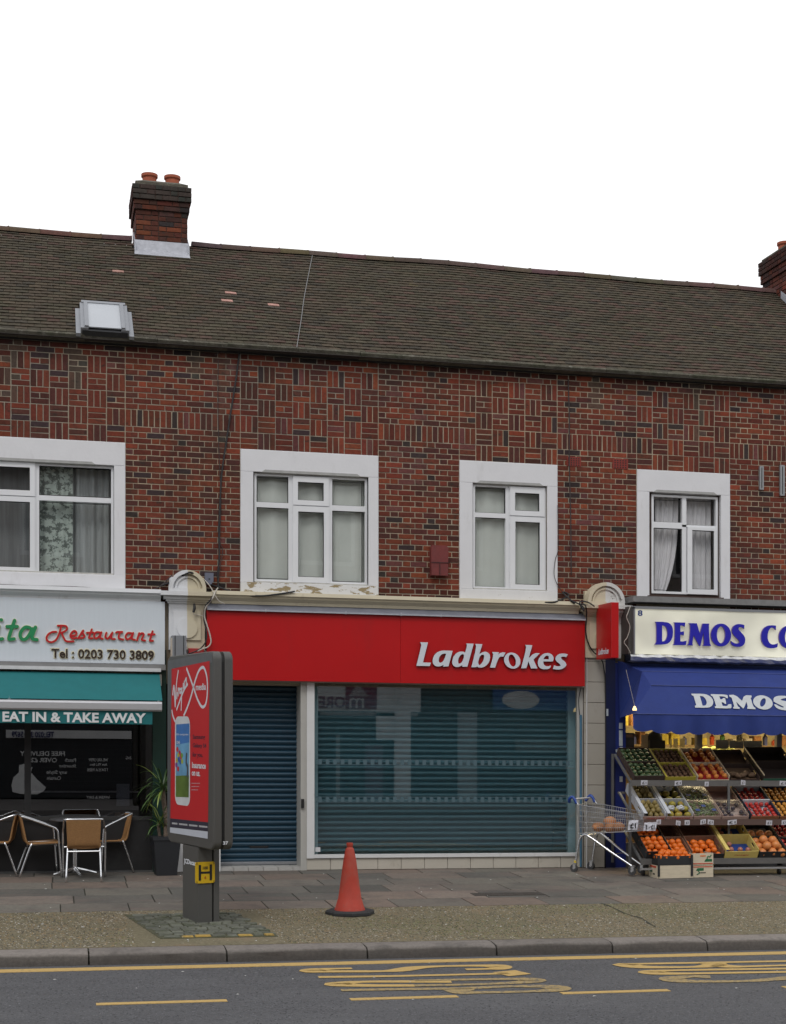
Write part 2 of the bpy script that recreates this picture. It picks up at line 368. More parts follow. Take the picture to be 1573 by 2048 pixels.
# kerb stones
kerb = sloped(MB(), -30, 30, YK+.02, -5.84, -.03, .3).build('kerb', JOINT, origin=(0, YK, 0)); tag(kerb, kind='structure')
kx = [-40]+[G(p, 1896)[0] for p in (176, 450, 735, 1003, 1248, 1452)]
kx = [G(-230, 1896)[0]-3.6, G(-230, 1896)[0]-2.3, G(-230, 1896)[0], ]+kx[1:]+[kx[-1]+1.2, kx[-1]+2.5, kx[-1]+3.8, kx[-1]+5]
zt = CROSS*YK
for a, b in zip(kx[:-1], kx[1:]):
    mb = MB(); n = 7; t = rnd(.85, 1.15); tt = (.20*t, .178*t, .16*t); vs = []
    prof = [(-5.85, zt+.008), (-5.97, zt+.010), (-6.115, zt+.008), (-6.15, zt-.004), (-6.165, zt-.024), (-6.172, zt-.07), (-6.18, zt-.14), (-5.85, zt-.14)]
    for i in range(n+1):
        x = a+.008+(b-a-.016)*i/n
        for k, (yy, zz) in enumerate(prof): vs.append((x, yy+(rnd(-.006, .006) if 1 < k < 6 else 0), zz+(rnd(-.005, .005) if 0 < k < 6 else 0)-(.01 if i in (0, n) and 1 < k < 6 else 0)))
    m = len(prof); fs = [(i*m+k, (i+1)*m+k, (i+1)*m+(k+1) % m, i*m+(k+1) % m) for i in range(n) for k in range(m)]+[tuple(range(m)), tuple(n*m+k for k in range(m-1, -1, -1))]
    mb.add(vs, fs, tt); mb.t = [tuple(c*(.45 if 4 <= (q_ % m) <= 6 else (.85 if (q_ % m) == 3 else 1)) for c in tt) for q_ in range(len(vs))]; mb.build('kerb_stone', KERBM, kerb, smooth=True)  # front face verts tinted darker: shade and grime put into the colour
# far kerb and pavement across the street
op = MB().box(-60, 60, -26, -17.5, ZROAD-.2, ZROAD+.12).build('opposite_pavement', mat('far_paving', (.14, .13, .125), .9, .15, 5), origin=(0, -20, ZROAD)); tag(op, kind='structure')
ck = [Vector((*G(*p_), 0)) for p_ in ((1203, 1808), (1225, 1816), (1245, 1826), (1262, 1832), (1283, 1838), (1298, 1848), (1312, 1856))]; ck = smooth_path(ck, 4); ckv = []
for i, p in enumerate(ck): w_ = rnd(.004, .016); ckv += [(p.x-w_, p.y+rnd(-.01, .01), CROSS*p.y+.0085), (p.x+w_, p.y+rnd(-.01, .01), CROSS*p.y+.0085)]
MB().add(ckv, [(2*i, 2*i+1, 2*i+3, 2*i+2) for i in range(len(ck)-1)]).build('crack', JOINT, strip)
# granite setts round the advertising post
sp = part('sett_patch', pv)
q = [G(*p) for p in ((250, 1834), (462, 1826), (550, 1869), (322, 1881))]
xa, xb = .92, 2.1; ya, yb = -5.42, -3.86
patch = sloped(MB(), .78, 2.2, ya-.02, yb+.02, .009, .02); patch.v = [(a-(b-ya)*.17+(.26 if a < 1 else 0), b, c) for a, b, c in patch.v]; patch = patch.build('moss_bed', mat('moss_bed', (.075, .075, .042), .95, .3, 20), pv)
yellow = 0; yy = ya; r = 0
while yy < yb-.05:
    dp = rnd(.085, .10); x = 1.06+rnd(-.04, .04)-(yy-ya)*.17
    while x < 2.17-(yy-ya)*.17-.05:
        wd = rnd(.10, .17); f = rnd(.65, 1.3); t = (.115*f, .12*f, .095*f)
        if r == 0 and random.random() < .5: t = (.42, .27, .06)
        sloped(MB(), x+.008, x+wd-.008, yy+.008, yy+dp-.008, .02+rnd(-.004, .005), .02, .006, t, .006).build('sett', SETTM, pv)
        x += wd
    yy += dp; r += 1
# road markings (children of the road)
def mark(x0, y0, x1, y1, wdt, m=YELL, name='dash_line', dz=.004):
    ax, ay = GR(x0, y0); bx, by = GR(x1, y1); yc = (ay+by)/2
    return MB().box(ax, bx, yc-wdt/2, yc+wdt/2, ZROAD, ZROAD+dz).build(name, m, road)
yl = GR(786, 1925)[1]
MB().box(-30, 30, yl-.085, yl+.085, ZROAD, ZROAD+.004).build('yellow_line', YELL, road)
for a in ((192, 2008, 455, 2003.5), (700, 1999, 917, 1994.5), (1122, 1987, 1340, 1982), (1566, 1975, 1790, 1970), (-320, 2020, -60, 2015)): mark(*a, .095)
rl = YELL
def rmark(name, strokes, m, wd=.10):
    mb = MB()
    for P in strokes:
        P = [Vector((*GR(a, b), 0)) for a, b in P]; P = smooth_path(P, 5) if len(P) > 2 else P
        n = len(P); vs = []
        for i, p in enumerate(P):
            d = (P[min(i+1, n-1)]-P[max(i-1, 0)]).normalized(); nn = Vector((-d.y, d.x, 0))
            # strokes along the road thin, ends of the letters broad, as road lettering is
            ww = wd*(.42+.9*abs(d.y)**.9)
            vs += [(p.x+nn.x*ww, p.y+nn.y*ww, ZROAD+.005), (p.x-nn.x*ww, p.y-nn.y*ww, ZROAD+.005)]
        mb.add(vs, [(2*i, 2*i+1, 2*i+3, 2*i+2) for i in range(n-1)])
    return mb.build(name, m, road)
z = lambda L: [(600+a/2.968, 1890+b/2.968) for a, b in L]
rmark('road_letter_s', [z([(310,143),(180,146),(95,152),(100,160),(300,161),(540,158),(700,138),(860,130),(1060,127),(1170,130),(1165,143),(1080,147),(985,149)])], YELL)
rmark('road_letter_t', [z([(110,195),(600,188),(1240,173)]), z([(1212,160),(1310,183)])], YELL)
rmark('road_letter_o', [z([(900,222),(420,222),(250,232),(250,240),(420,245),(680,245)])], YELL)
rmark('road_letter_o', [z([(680,245),(1000,239),(1280,228),(1380,215),(1280,206),(900,211),(680,216)])], YELLF)
rmark('road_letter_p', [z([(245,273),(600,267),(950,262),(1250,250),(1480,252),(1520,268),(1400,279),(1080,286),(980,283),(930,263)])], YELLF)
z = lambda L: [(1100+a/3.326, 1890+b/3.326) for a, b in L]
rmark('road_letter_b', [z([(2300,103),(1573,112),(1000,123),(560,131),(520,138),(620,150),(800,153),(1000,149),(1090,137),(1080,124)]), z([(1090,137),(1250,148),(1573,140),(2200,131),(2290,118),(2300,103)])], YELL)
rmark('road_letter_u', [z([(2400,152),(1573,162),(900,172),(700,180),(700,190),(850,195),(1200,190),(1573,184),(2400,172)])], YELL)
rmark('road_letter_s', [z([(1070,217),(950,214),(830,224),(850,240),(1000,247),(1300,245),(1500,232),(1700,215),(2200,200),(2300,210),(2200,222),(2000,226)])], YELLF)

# ================================================================== TERRACE
B = thing('terrace_building', 'two storey red brick terrace over the shops with patterned brick panels and brown tiled roof', 'building', (4.6, 0, 0))
ZS = 5.66; ZB = 3.55; ZT = 6.935; WX0, WX1 = -3.2, 12.9
surr = [(F(-255, 900)[0], .965, F(200, 1177)[1]), (2.486, 4.376, F(620, 1194)[1]), (5.523, 6.947, F(1018, 1203)[1]), (8.134, 9.56, F(1368, 1211)[1])]
surr[0] = (surr[0][0], .965, surr[0][2])
S4 = surr+[(12.0, 13.4, surr[3][2])]
opens = [R2W(-232, 228, 930, 1150, .03), R2W(506, 736, 950, 1169, .03), R2W(944, 1093, 970, 1181, .03), R2W(1297, 1440, 988, 1196, .03)]
opens[0] = (opens[0][0], F(228, 933, .03)[0], F(200, 1150, .03)[1], F(200, 931, .03)[1])
# mortar wall with the openings left out
mb = MB()
xs = [-14]+[v for o in opens for v in (o[0], o[1])]+[18]
for i in range(0, len(xs), 2): mb.box(xs[i], xs[i+1], .0, .3, 2.5, 7.0)
for o in opens: mb.box(o[0], o[1], .0, .3, 2.5, o[2]); mb.box(o[0], o[1], .0, .3, o[3], 7.0)
mb.build('wall', MORTAR, B)
# brick layout
pal = [((.138, .034, .021), 5), ((.172, .041, .022), 3.4), ((.112, .031, .02), 4.2), ((.08, .028, .022), 2.8), ((.042, .029, .028), 1.0), ((.215, .05, .024), .9), ((.125, .045, .04), 1.0)]
pw = [p[1] for p in pal]
bricks = []
def courses(xa, xb, z0, n, start=0):
    for i in range(n):
        za = z0+i*.075; x = xa; k = (i+start) % 2; seq = [.168, .112, .237, .112] if k == 0 else [.104, .237, .112, .237]
        j = 0
        while x < xb-.01:
            wd = seq[j] if j < 4 else (.112 if ((j-4) % 2 == (0 if k == 0 else 1)) ^ (k == 0) else .237)
            if j >= 4: wd = (.237, .112)[(j) % 2] if k == 0 else (.112, .237)[j % 2]
            if xb-(x+wd) < .07: wd = xb-x
            wd = min(wd, xb-x); bricks.append((x, x+wd, za, za+.075)); x += wd; j += 1
def region(xa, xb, zb):
    zsb = ZS+.225; n = int((zsb-zb)/.075)
    courses(xa, xb, zsb-n*.075, n, n % 2)
    m = max(1, round((xb-xa)/.0745)); wd = (xb-xa)/m
    for i in range(m): bricks.append((xa+i*wd, xa+(i+1)*wd, zsb, zsb+.225))
    courses(xa, xb, zsb+.225, 11)
def basket(xa, xb):
    n = round((xb-xa)/.2365); wd = (xb-xa)/n
    for r in range(5):
        for c in range(n):
            x = xa+c*wd; zz = ZS+r*.225
            if (r+c) % 2 == 0:
                for k in range(3):
                    if k == 1 and r >= 2:
                        bricks.append((x, x+wd/2, zz+.075, zz+.15)); bricks.append((x+wd/2, x+wd, zz+.075, zz+.15))
                    else: bricks.append((x, x+wd, zz+k*.075, zz+(k+1)*.075))
            else:
                for k in range(3): bricks.append((x+k*wd/3, x+(k+1)*wd/3, zz, zz+.225))
    courses(xa, xb, ZS+1.125, 2)
edges = [WX0]
region(WX0, surr[0][0], ZB)
for i, s_ in enumerate(S4):
    basket(s_[0], s_[1])
    if i+1 < len(S4): region(s_[1], S4[i+1][0], ZB)
def px(X, Y, Z):
    zz = Z-K*(X-X0); a = X*CP-(Y+D0)*SP; d = X*SP+(Y+D0)*CP
    return XC+FPX*a/d, YH+FPX*(CAMH-zz)/d, d
holes = [R2W(1133, 1163, 914, 934), R2W(1225, 1257, 918, 939)]
bricks = [b for b in bricks if True or not any(b[0] < h[1]-.02 and b[1] > h[0]+.02 and b[2] < h[3]-.02 and b[3] > h[2]+.02 for h in holes)]
def score(b):
    x, y, d = px((b[0]+b[1])/2, 0, (b[2]+b[3])/2)
    if x < 12 or x > 1560: return 0
    return (b[1]-b[0])*(b[3]-b[2])/d**2
bricks.sort(key=score, reverse=True)
def brickgeo(mb, x0, x1, z0, z1, yb, yf, t, j=.0022, gp=.0058):
    x0 += gp; x1 -= gp; z0 += gp*.9; z1 -= gp*.9; c = .0035; r = lambda: rnd(-j, j)
    f = [(x0+r(), z0+r()), (x1+r(), z0+r()), (x1+r(), z1+r()), (x0+r(), z1+r())]
    vs = [(a, yb, b) for a, b in f]+[(a, yf+.004, b) for a, b in f]
    ins = [(1, 1), (-1, 1), (-1, -1), (1, -1)]
    vs += [(a+i*c, yf+r(), b+k*c) for (a, b), (i, k) in zip(f, ins)]
    mb.add(vs, [(0,1,5,4),(1,2,6,5),(2,3,7,6),(3,0,4,7),(4,5,9,8),(5,6,10,9),(6,7,11,10),(7,4,8,11),(8,9,10,11)], t)
def btint(f=1):
    c = random.choices(pal, pw)[0][0]; k = rnd(.82, 1.2)*f; return (c[0]*k, c[1]*k*rnd(.9, 1.1), c[2]*k)
pool = {}
STREAKS = [F(x_, 760)[0] for x_ in (22, 152, 388, 1190, 1402, 437)]
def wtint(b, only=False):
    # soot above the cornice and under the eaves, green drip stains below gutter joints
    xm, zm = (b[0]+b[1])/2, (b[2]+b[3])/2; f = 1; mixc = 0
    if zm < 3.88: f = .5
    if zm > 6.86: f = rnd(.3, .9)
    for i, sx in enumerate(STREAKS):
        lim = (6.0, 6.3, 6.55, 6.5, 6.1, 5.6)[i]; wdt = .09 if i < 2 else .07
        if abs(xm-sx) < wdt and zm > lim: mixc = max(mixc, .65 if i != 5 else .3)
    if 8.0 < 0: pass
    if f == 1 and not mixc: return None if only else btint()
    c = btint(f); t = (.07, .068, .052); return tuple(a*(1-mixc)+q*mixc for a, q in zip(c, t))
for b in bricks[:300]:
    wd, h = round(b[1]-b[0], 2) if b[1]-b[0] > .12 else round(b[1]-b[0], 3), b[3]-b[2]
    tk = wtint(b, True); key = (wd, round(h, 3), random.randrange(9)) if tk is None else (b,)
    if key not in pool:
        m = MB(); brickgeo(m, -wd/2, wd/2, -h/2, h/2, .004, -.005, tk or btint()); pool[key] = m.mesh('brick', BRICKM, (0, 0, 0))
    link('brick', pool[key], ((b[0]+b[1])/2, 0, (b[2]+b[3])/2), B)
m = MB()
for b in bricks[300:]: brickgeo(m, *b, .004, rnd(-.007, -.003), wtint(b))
tag(m.build('brickwork', BRICKM, B), kind='stuff')
# party-wall stains, air bricks
for h in holes:
    a = MB(); a.box(h[0]+.005, h[1]-.005, -.011, .0, h[2]+.01, h[3], (.2, .03, .02))
    a.m = 1
    for i in range(5):
        for k in range(4):
            xx = h[0]+.02+(h[1]-h[0]-.04)*(i+.5)/5; zz = h[2]+.012+(h[3]-h[2]-.02)*(k+.5)/4
            a.box(xx-.009, xx+.009, -.0125, .0, zz-.009, zz+.009)
    a.build('air_brick', [mat('air_brick_clay', (.22, .03, .02), .8), DARKI], B)
# building body
MB().box(-14, 18, 5.9, 6.2, 0, 7.0).build('rear_wall', mat('far_brick', (.16, .05, .035), .9, .3, 8), B)
MB().box(-14, -13.7, .31, 5.88, 0, 7).build('end_wall', MATS['far_brick'], B)
MB().box(17.7, 18, .31, 5.88, 0, 7).build('end_wall', MATS['far_brick'], B)
MB().box(-13.6, 17.6, .31, 5.8, 3.0, 3.2).build('upper_floor', DARKI, B)
# windows -------------------------------------------------------------
def ring(mb, o, i, y0, y1):
    mb.box(o[0], o[1], y0, y1, i[3], o[3]); mb.box(o[0], o[1], y0, y1, o[2], i[2])
    mb.box(o[0], i[0], y0, y1, i[2], i[3]); mb.box(i[1], o[1], y0, y1, i[2], i[3])
def curtain(X0_, X1_, Z0_, Z1_, Y, m, parent, folds=9, amp=.02, cut=None, name='curtain'):
    n = folds*6; mb = MB(); vs = []
    for i in range(n+1):
        t = i/n; x = X0_+(X1_-X0_)*t; yy = Y+amp*sin(t*folds*2*pi)+amp*.6*sin(t*folds*3.7+1)
        for k in range(9):
            s_ = k/8; xx = x
            if cut: xx = X0_+(x-X0_)*cut(s_)
            vs.append((xx, yy, Z1_+(Z0_-Z1_)*s_))
    mb.add(vs, [(i*9+k, (i+1)*9+k, (i+1)*9+k+1, i*9+k+1) for i in range(n) for k in range(8)])
    return mb.build(name, m, parent, smooth='all')
def window(idx, label, outer, lights, casements, mull, trans, surround, opening, smat, curt, brown=False):
    Wn = part('window', B, ((outer[0]+outer[1])/2, .05, 0)); Wn['label'] = label
    sx0, sx1, sz0 = surround
    # masonry surround, butted pieces
    o = opening; mb = MB()
    mb.bev(sx0, sx1, -.022, .1, o[3], ZS, .006); mb.bev(sx0, o[0], -.0215, .1, o[2], o[3], .004); mb.bev(o[1], sx1, -.0215, .1, o[2], o[3], .004)
    mb.build('surround', WHITEP, Wn)
    sb = MB(); sb.bev(sx0, sx1, -.024, .1, sz0, o[2], .006); sb.build('sill', smat, Wn)
    # chamfered lintel soffit
    c = .1*(o[1]-o[0]); zc = o[3]
    lb = MB(); lb.add([(o[0]+c, -.0235, zc+.035), (o[1]-c, -.0235, zc+.035), (o[1]-c+.05, -.0235, zc), (o[0]+c-.05, -.0235, zc),
                       (o[0]+c, .03, zc-.012), (o[1]-c, .03, zc-.012), (o[1]-c+.05, .03, zc-.012), (o[0]+c-.05, .03, zc-.012)],
                      [(0,1,2,3),(3,2,6,7),(0,3,7,4),(1,5,6,2)]); lb.build('lintel_chamfer', mat('weathered_grey_paint', (.36, .36, .35), .8, .15, 12), Wn)
    f = MB(); y0, y1 = .035, .1; e = .032
    ring(f, outer, (outer[0]+e, outer[1]-e, outer[2]+e, outer[3]-e), y0, y1)
    for (a, b, c_, d) in mull+trans: f.box(a, b, y0+.003, y1, c_, d)
    f.build('frame', UPVC, Wn)
    if brown:
        fb = MB(); i2 = outer; o2 = (o[0]+.002, o[1]-.002, o[2]+.002, o[3]-.002); ring(fb, o2, i2, .05, .12)
        fb.box(o[0]-.03, o[1]+.03, -.05, .05, o[2]-.035, o[2]+.015)
        fb.build('timber_subframe', mat('dark_brown_timber', (.05, .025, .018), .6), Wn)
    else:
        fb = MB(); ring(fb, (o[0]+.001, o[1]-.001, o[2]+.001, o[3]-.001), (outer[0]+.002, outer[1]-.002, outer[2]+.002, outer[3]-.002), .06, .12)
        fb.box(outer[0], outer[1], -.01, .04, o[2]+.002, o[2]+.02)
        fb.build('sub_frame', mat('dirty_white', (.5, .49, .46), .7, .2, 20), Wn)
    for (co, ci) in casements:
        cb = MB(); ring(cb, co, ci, .012, .06); cb.build('casement', UPVC, Wn)
        gb = MB(); e2 = .008; ring(gb, ci, (ci[0]+e2, ci[1]-e2, ci[2]+e2, ci[3]-e2), .03, .06); gb.build('glazing_bead', BLACKP, Wn)
        MB().box(ci[0]+.001, ci[1]-.001, .046, .05, ci[2], ci[3]).build('pane', GLASS, Wn)
    for l in lights:
        gb = MB(); e2 = .007; ring(gb, l, (l[0]+e2, l[1]-e2, l[2]+e2, l[3]-e2), .06, .09); gb.build('glazing_bead', BLACKP, Wn)
        MB().box(l[0], l[1], .076, .08, l[2], l[3]).build('pane', GLASS, Wn)
    rm = MB(); a, b, c_, d = o[0]-.2, o[1]+.2, o[2]-.2, o[3]+.2
    rm.add([(a,.31,c_),(b,.31,c_),(b,.31,d),(a,.31,d),(a,1.6,c_),(b,1.6,c_),(b,1.6,d),(a,1.6,d)], [(4,5,6,7),(0,1,5,4),(1,2,6,5),(2,3,7,6),(3,0,4,7)])
    rm.build('room', DARKI, Wn)
    curt(Wn); return Wn
GY = .07
def rr(a): return R2W(*a, GY)
# window 1
o1 = rr((-231, 227, 931, 1151)); o1 = (o1[0], F(227, 935, GY)[0], F(150, 1151, GY)[1], F(150, 930, GY)[1])
zt0, zt1 = F(150, 994, GY)[1], F(150, 1004, GY)[1]
def c1(Wn):
    a = rr((79, 146, 940, 1148)); curtain(a[0], a[1], o1[2], o1[3]-.02, .2, LACE, Wn, 4, .012)
    a = rr((144, 222, 940, 1148)); curtain(a[0], a[1], o1[2], o1[3]-.02, .26, mat('sheer_grey_net', (.30, .33, .33), .9, .3, 10, stretch=(3, 1, .1)), Wn, 5, .02)
    a = rr((-225, 60, 940, 1148)); curtain(a[0], a[1], o1[2], o1[3]-.02, .3, mat('dark_net', (.16, .175, .18), .9, .3, 10, stretch=(3, 1, .1)), Wn, 8, .02)
ca = [((-66, 70.6, 925, 992), (-55, 60, 935, 981)), ((-66, 70.6, 994, 1145), (-55, 60, 1004, 1135))]
def ofs(r): return (F(r[0], 1000, GY)[0], F(r[1], 1000, GY)[0], F(30, r[3], GY)[1], F(30, r[2], GY)[1])
ca = [(ofs(a), ofs(b)) for a, b in ca]
l1 = [rr((79, 219, 934, 993)), rr((79, 219, 1006, 1146)), rr((-221, -76, 915, 976)), rr((-221, -76, 988, 1128))]
xm0, xm1 = F(70.6, 1000, GY)[0], F(78.5, 1000, GY)[0]; xn0, xn1 = F(-76, 1000, GY)[0], F(-66, 1000, GY)[0]
window(0, 'wide white window with lace curtain, left of the row', o1, l1, ca, [(xm0, xm1, o1[2], o1[3]), (xn0, xn1, o1[2], o1[3])],
       [(xm1, o1[1], zt1, zt0), (o1[0], xn0, zt1, zt0), (xn1, xm0, ca[0][0][2]-.02, ca[0][0][2])], surr[0], opens[0], WHITEP, c1)
# window 2
o2 = rr((508, 734, 952, 1167)); L2 = [(514, 576.5, 955.5, 1005.5), (514, 577, 1016, 1158), (664, 724.5, 964, 1012), (665, 725, 1023, 1164)]
C2 = [((585, 657, 955, 1012), (595, 646.5, 966, 1002)), ((585, 658, 1014, 1166), (595.5, 647, 1025, 1155))]
def c2(Wn):
    curtain(o2[0]+.03, o2[1]-.03, o2[2]-.1, o2[3]+.1, .14, CURT, Wn, 5, .012)
l2 = [rr(a) for a in L2]; cc2 = [(rr(a), rr(b)) for a, b in C2]
xa_, xb_, xc_, xd_ = l2[0][1], cc2[0][0][0], cc2[0][0][1], l2[2][0]
window(1, 'three light white window over the red shop sign with peeling sill', o2, l2, cc2, [(xa_, xb_, o2[2], o2[3]), (xc_, xd_, o2[2], o2[3])],
       [(o2[0], xa_, l2[1][3], l2[0][2]), (xd_, o2[1], l2[3][3], l2[2][2]), (xb_, xc_, cc2[1][0][3]-.005, cc2[0][0][2]+.005)], surr[1], opens[1], WHITEPEEL, c2)
# window 3
o3 = rr((945, 1092, 972, 1180)); L3 = [(950, 1010.5, 976.5, 1026.5), (950, 1011.5, 1036, 1174.5)]
C3 = [((1018.5, 1088, 975.5, 1033), (1028.5, 1077, 987.5, 1023)), ((1018.5, 1089, 1035, 1181), (1029, 1078, 1045, 1170))]
l3 = [rr(a) for a in L3]; cc3 = [(rr(a), rr(b)) for a, b in C3]
WP3 = mat('chipped_white_paint', (.67, .67, .68), .7, .05, 3, .2, 30, stain=[((.2, .13, .07), 1, .66, .67, (5.5, 5.5, 10))])
window(2, 'two light white window with pale blinds above the shop lettering', o3, l3, cc3, [(l3[0][1], cc3[0][0][0], o3[2], o3[3])],
       [(o3[0], l3[0][1], l3[1][3], l3[0][2]), (cc3[0][0][0], cc3[0][0][1], cc3[1][0][3]-.005, cc3[0][0][2]+.005)], surr[2], opens[2], WP3,
       lambda Wn: curtain(o3[0]+.03, o3[1]-.03, o3[2]-.1, o3[3]+.1, .14, CURT, Wn, 4, .01))
# window 4
o4 = rr((1302, 1434.5, 992, 1189)); L4 = [(1310, 1360, 1000, 1045), (1308, 1363.5, 1057, 1181), (1371.5, 1427.5, 1002, 1051.5)]
C4 = [((1373, 1431.5, 1056, 1189.5), (1382, 1426, 1062, 1179.5))]
l4 = [rr(a) for a in L4]; cc4 = [(rr(a), rr(b)) for a, b in C4]
def c4(Wn):
    a = rr((1306, 1364, 996, 1185)); curtain(a[0], a[1], a[2], a[3]+.03, .2, NET, Wn, 6, .015, lambda s_: 1-.45*s_**3)
    a = rr((1370, 1430, 996, 1185)); curtain(a[0], a[1], a[2], a[3]+.03, .2, NET, Wn, 6, .015)
window(3, 'two light white window with net curtains and brown sill over the grocery', o4, l4, cc4, [(l4[1][1], cc4[0][0][0]-.01, o4[2], o4[3])],
       [(o4[0], l4[1][1], l4[1][3], l4[0][2]), (l4[1][1], o4[1], cc4[0][0][3], l4[2][2])], surr[3], opens[3], WHITEP, c4, brown=True)
# roof ----------------------------------------------------------------
def wav(X, Y): return .008*sin(X*1.1+.6)*sin((Y+.15)*.9)+.006*sin(X*2.7+Y*1.3)-.022*math.exp(-((X-7.1)/1.1)**2)*(1-Y/4)+.022*math.exp(-((X-6.2)/1.8)**2)*(Y/3)
rx0, rx1 = -4, 15.5
mb = MB(); mb.add([(-14, -.18, 6.96), (18, -.18, 6.96), (18, 3, 9.2), (-14, 3, 9.2), (-14, 6.3, 6.8), (18, 6.3, 6.8)], [(0,1,2,3),(3,2,5,4),(0,4,5,1),(0,3,4),(1,5,2)])
mb.build('roof_deck', mat('roof_underlay', (.04, .034, .03), .95), B)
GA = .1085; TW = .165; nrow = int(sqrt(3.15**2+2.26**2)/GA)
ux, uz = cos(math.atan(RT)), sin(math.atan(RT))
tiles = []
tpal = [(.072, .056, .040), (.066, .052, .038), (.076, .059, .041), (.063, .053, .037), (.078, .05, .039), (.068, .058, .040), (.055, .047, .036)]
odd = [RF(232, 543), RF(456, 588), RF(452, 603), RF(545, 611)]
chx = (F(272, 450, 2.6)[0], F(375, 450, 2.6)[0]); ch2x = F(1548, 560, 3.0)[0]
sky4 = [RF(157, 670), RF(262, 612)]
def tilegeo(mb, X, r, t, xc=0, yc=0, zc=0, single=False):
    s0 = r*GA; w2 = TW/2-.002; ja = rnd(-.001, .0025); th = .021+rnd(-.0015, .002)
    def P(dx, s, n):
        Y = -.15+(s0+s)*ux; Zb = 7.02+(s0+s)*uz+wav(X+dx, Y); return (X+dx-xc, Y-n*uz-yc, Zb+n*ux-zc)
    j = rnd(-.0018, .0018)
    vs = [P(-w2, j, .0), P(w2, j, .0), P(-w2, j, th+ja), P(w2, j, th+ja*.5), P(w2, GA+.02, .006), P(-w2, GA+.02, .006), P(0, j-.001, th+ja+.003), P(0, GA+.02, .008)]
    mb.add(vs, [(0, 1, 3, 6, 2), (2, 6, 7, 5), (6, 3, 4, 7), (0, 2, 5), (1, 4, 3)], t)
for r in range(nrow):
    X = rx0+(TW/2 if r % 2 else 0)
    while X < rx1:
        Y = -.15+r*GA*ux
        X += TW
        if Y > 2.55 and (chx[0] < X < chx[1] or (ch2x < X < ch2x+1)): continue
        if sky4[0][0]+.05 < X < sky4[1][0]-.05 and sky4[0][1]+.06 < Y < sky4[1][1]-.05: continue
        tiles.append((X, r))
def tsc(t):
    Y = -.15+t[1]*GA*ux; x, y, d = px(t[0], Y, zroof(Y)); return 0 if (x < 12 or x > 1560) else 1/d
tiles.sort(key=tsc, reverse=True)
def ttint(X, r):
    Y = -.15+(r+.5)*GA*ux
    for ox, oy in odd:
        if abs(X-ox) < TW*.5 and abs(Y-oy) < GA*ux*.5: return (.42, .24, .2)
    k = rnd(.84, 1.16); c = random.choice(tpal); return (c[0]*k, c[1]*k, c[2]*k)
for X, r in tiles[:300]:
    mb = MB(); tilegeo(mb, X, r, ttint(X, r)); mb.build('roof_tile', TILEM, B)
mb = MB()
for X, r in tiles[300:]: tilegeo(mb, X, r, ttint(X, r))
tag(mb.build('roof_tiling', TILEM, B), kind='stuff')
X = -4.2
while X < 15.5:
    if not (chx[0]-.2 < X < chx[1]-.1):
        mb = MB(); r0 = .115; vs = []
        for i, xx in enumerate((X+.003, X+.42, X+.455)):
            for k in range(7):
                a = pi*k/6; rr_ = r0+(.012 if i == 2 else 0); vs.append((xx, 3+rr_*cos(a), 9.24+rr_*sin(a)*.85+wav(xx, 3.0)+rnd(-.003, .003)))
        mb.add(vs, [(i*7+k, i*7+k+1, (i+1)*7+k+1, (i+1)*7+k) for i in range(2) for k in range(6)]+[tuple(range(7)), tuple(14+k for k in range(7))], tuple(c*rnd(.9, 1.3) for c in (.085, .058, .045)))
        mb.build('ridge_tile', TILEM, B, smooth=True)
    X += .45
# gutter / mossy eaves course
X = -4.0
while X < 15:
    L_ = rnd(.85, .95); dz = rnd(-.006, .006)
    mb = MB(); mb.prism([(-.165, 6.965), (-.06, 6.952), (.0, 6.952), (.0, 7.02), (-.175, 7.03), (-.19, 7.005)], X+.002, X+L_-.002, 'x')
    mb.v = [(a, b+dz*.5, c+dz) for a, b, c in mb.v]; mb.build('eaves_block', MOSS, B); X += L_
MB().box(-14, 18, -.03, .006, 6.9345, 7.0).build('eaves_board', BLACKP, B)
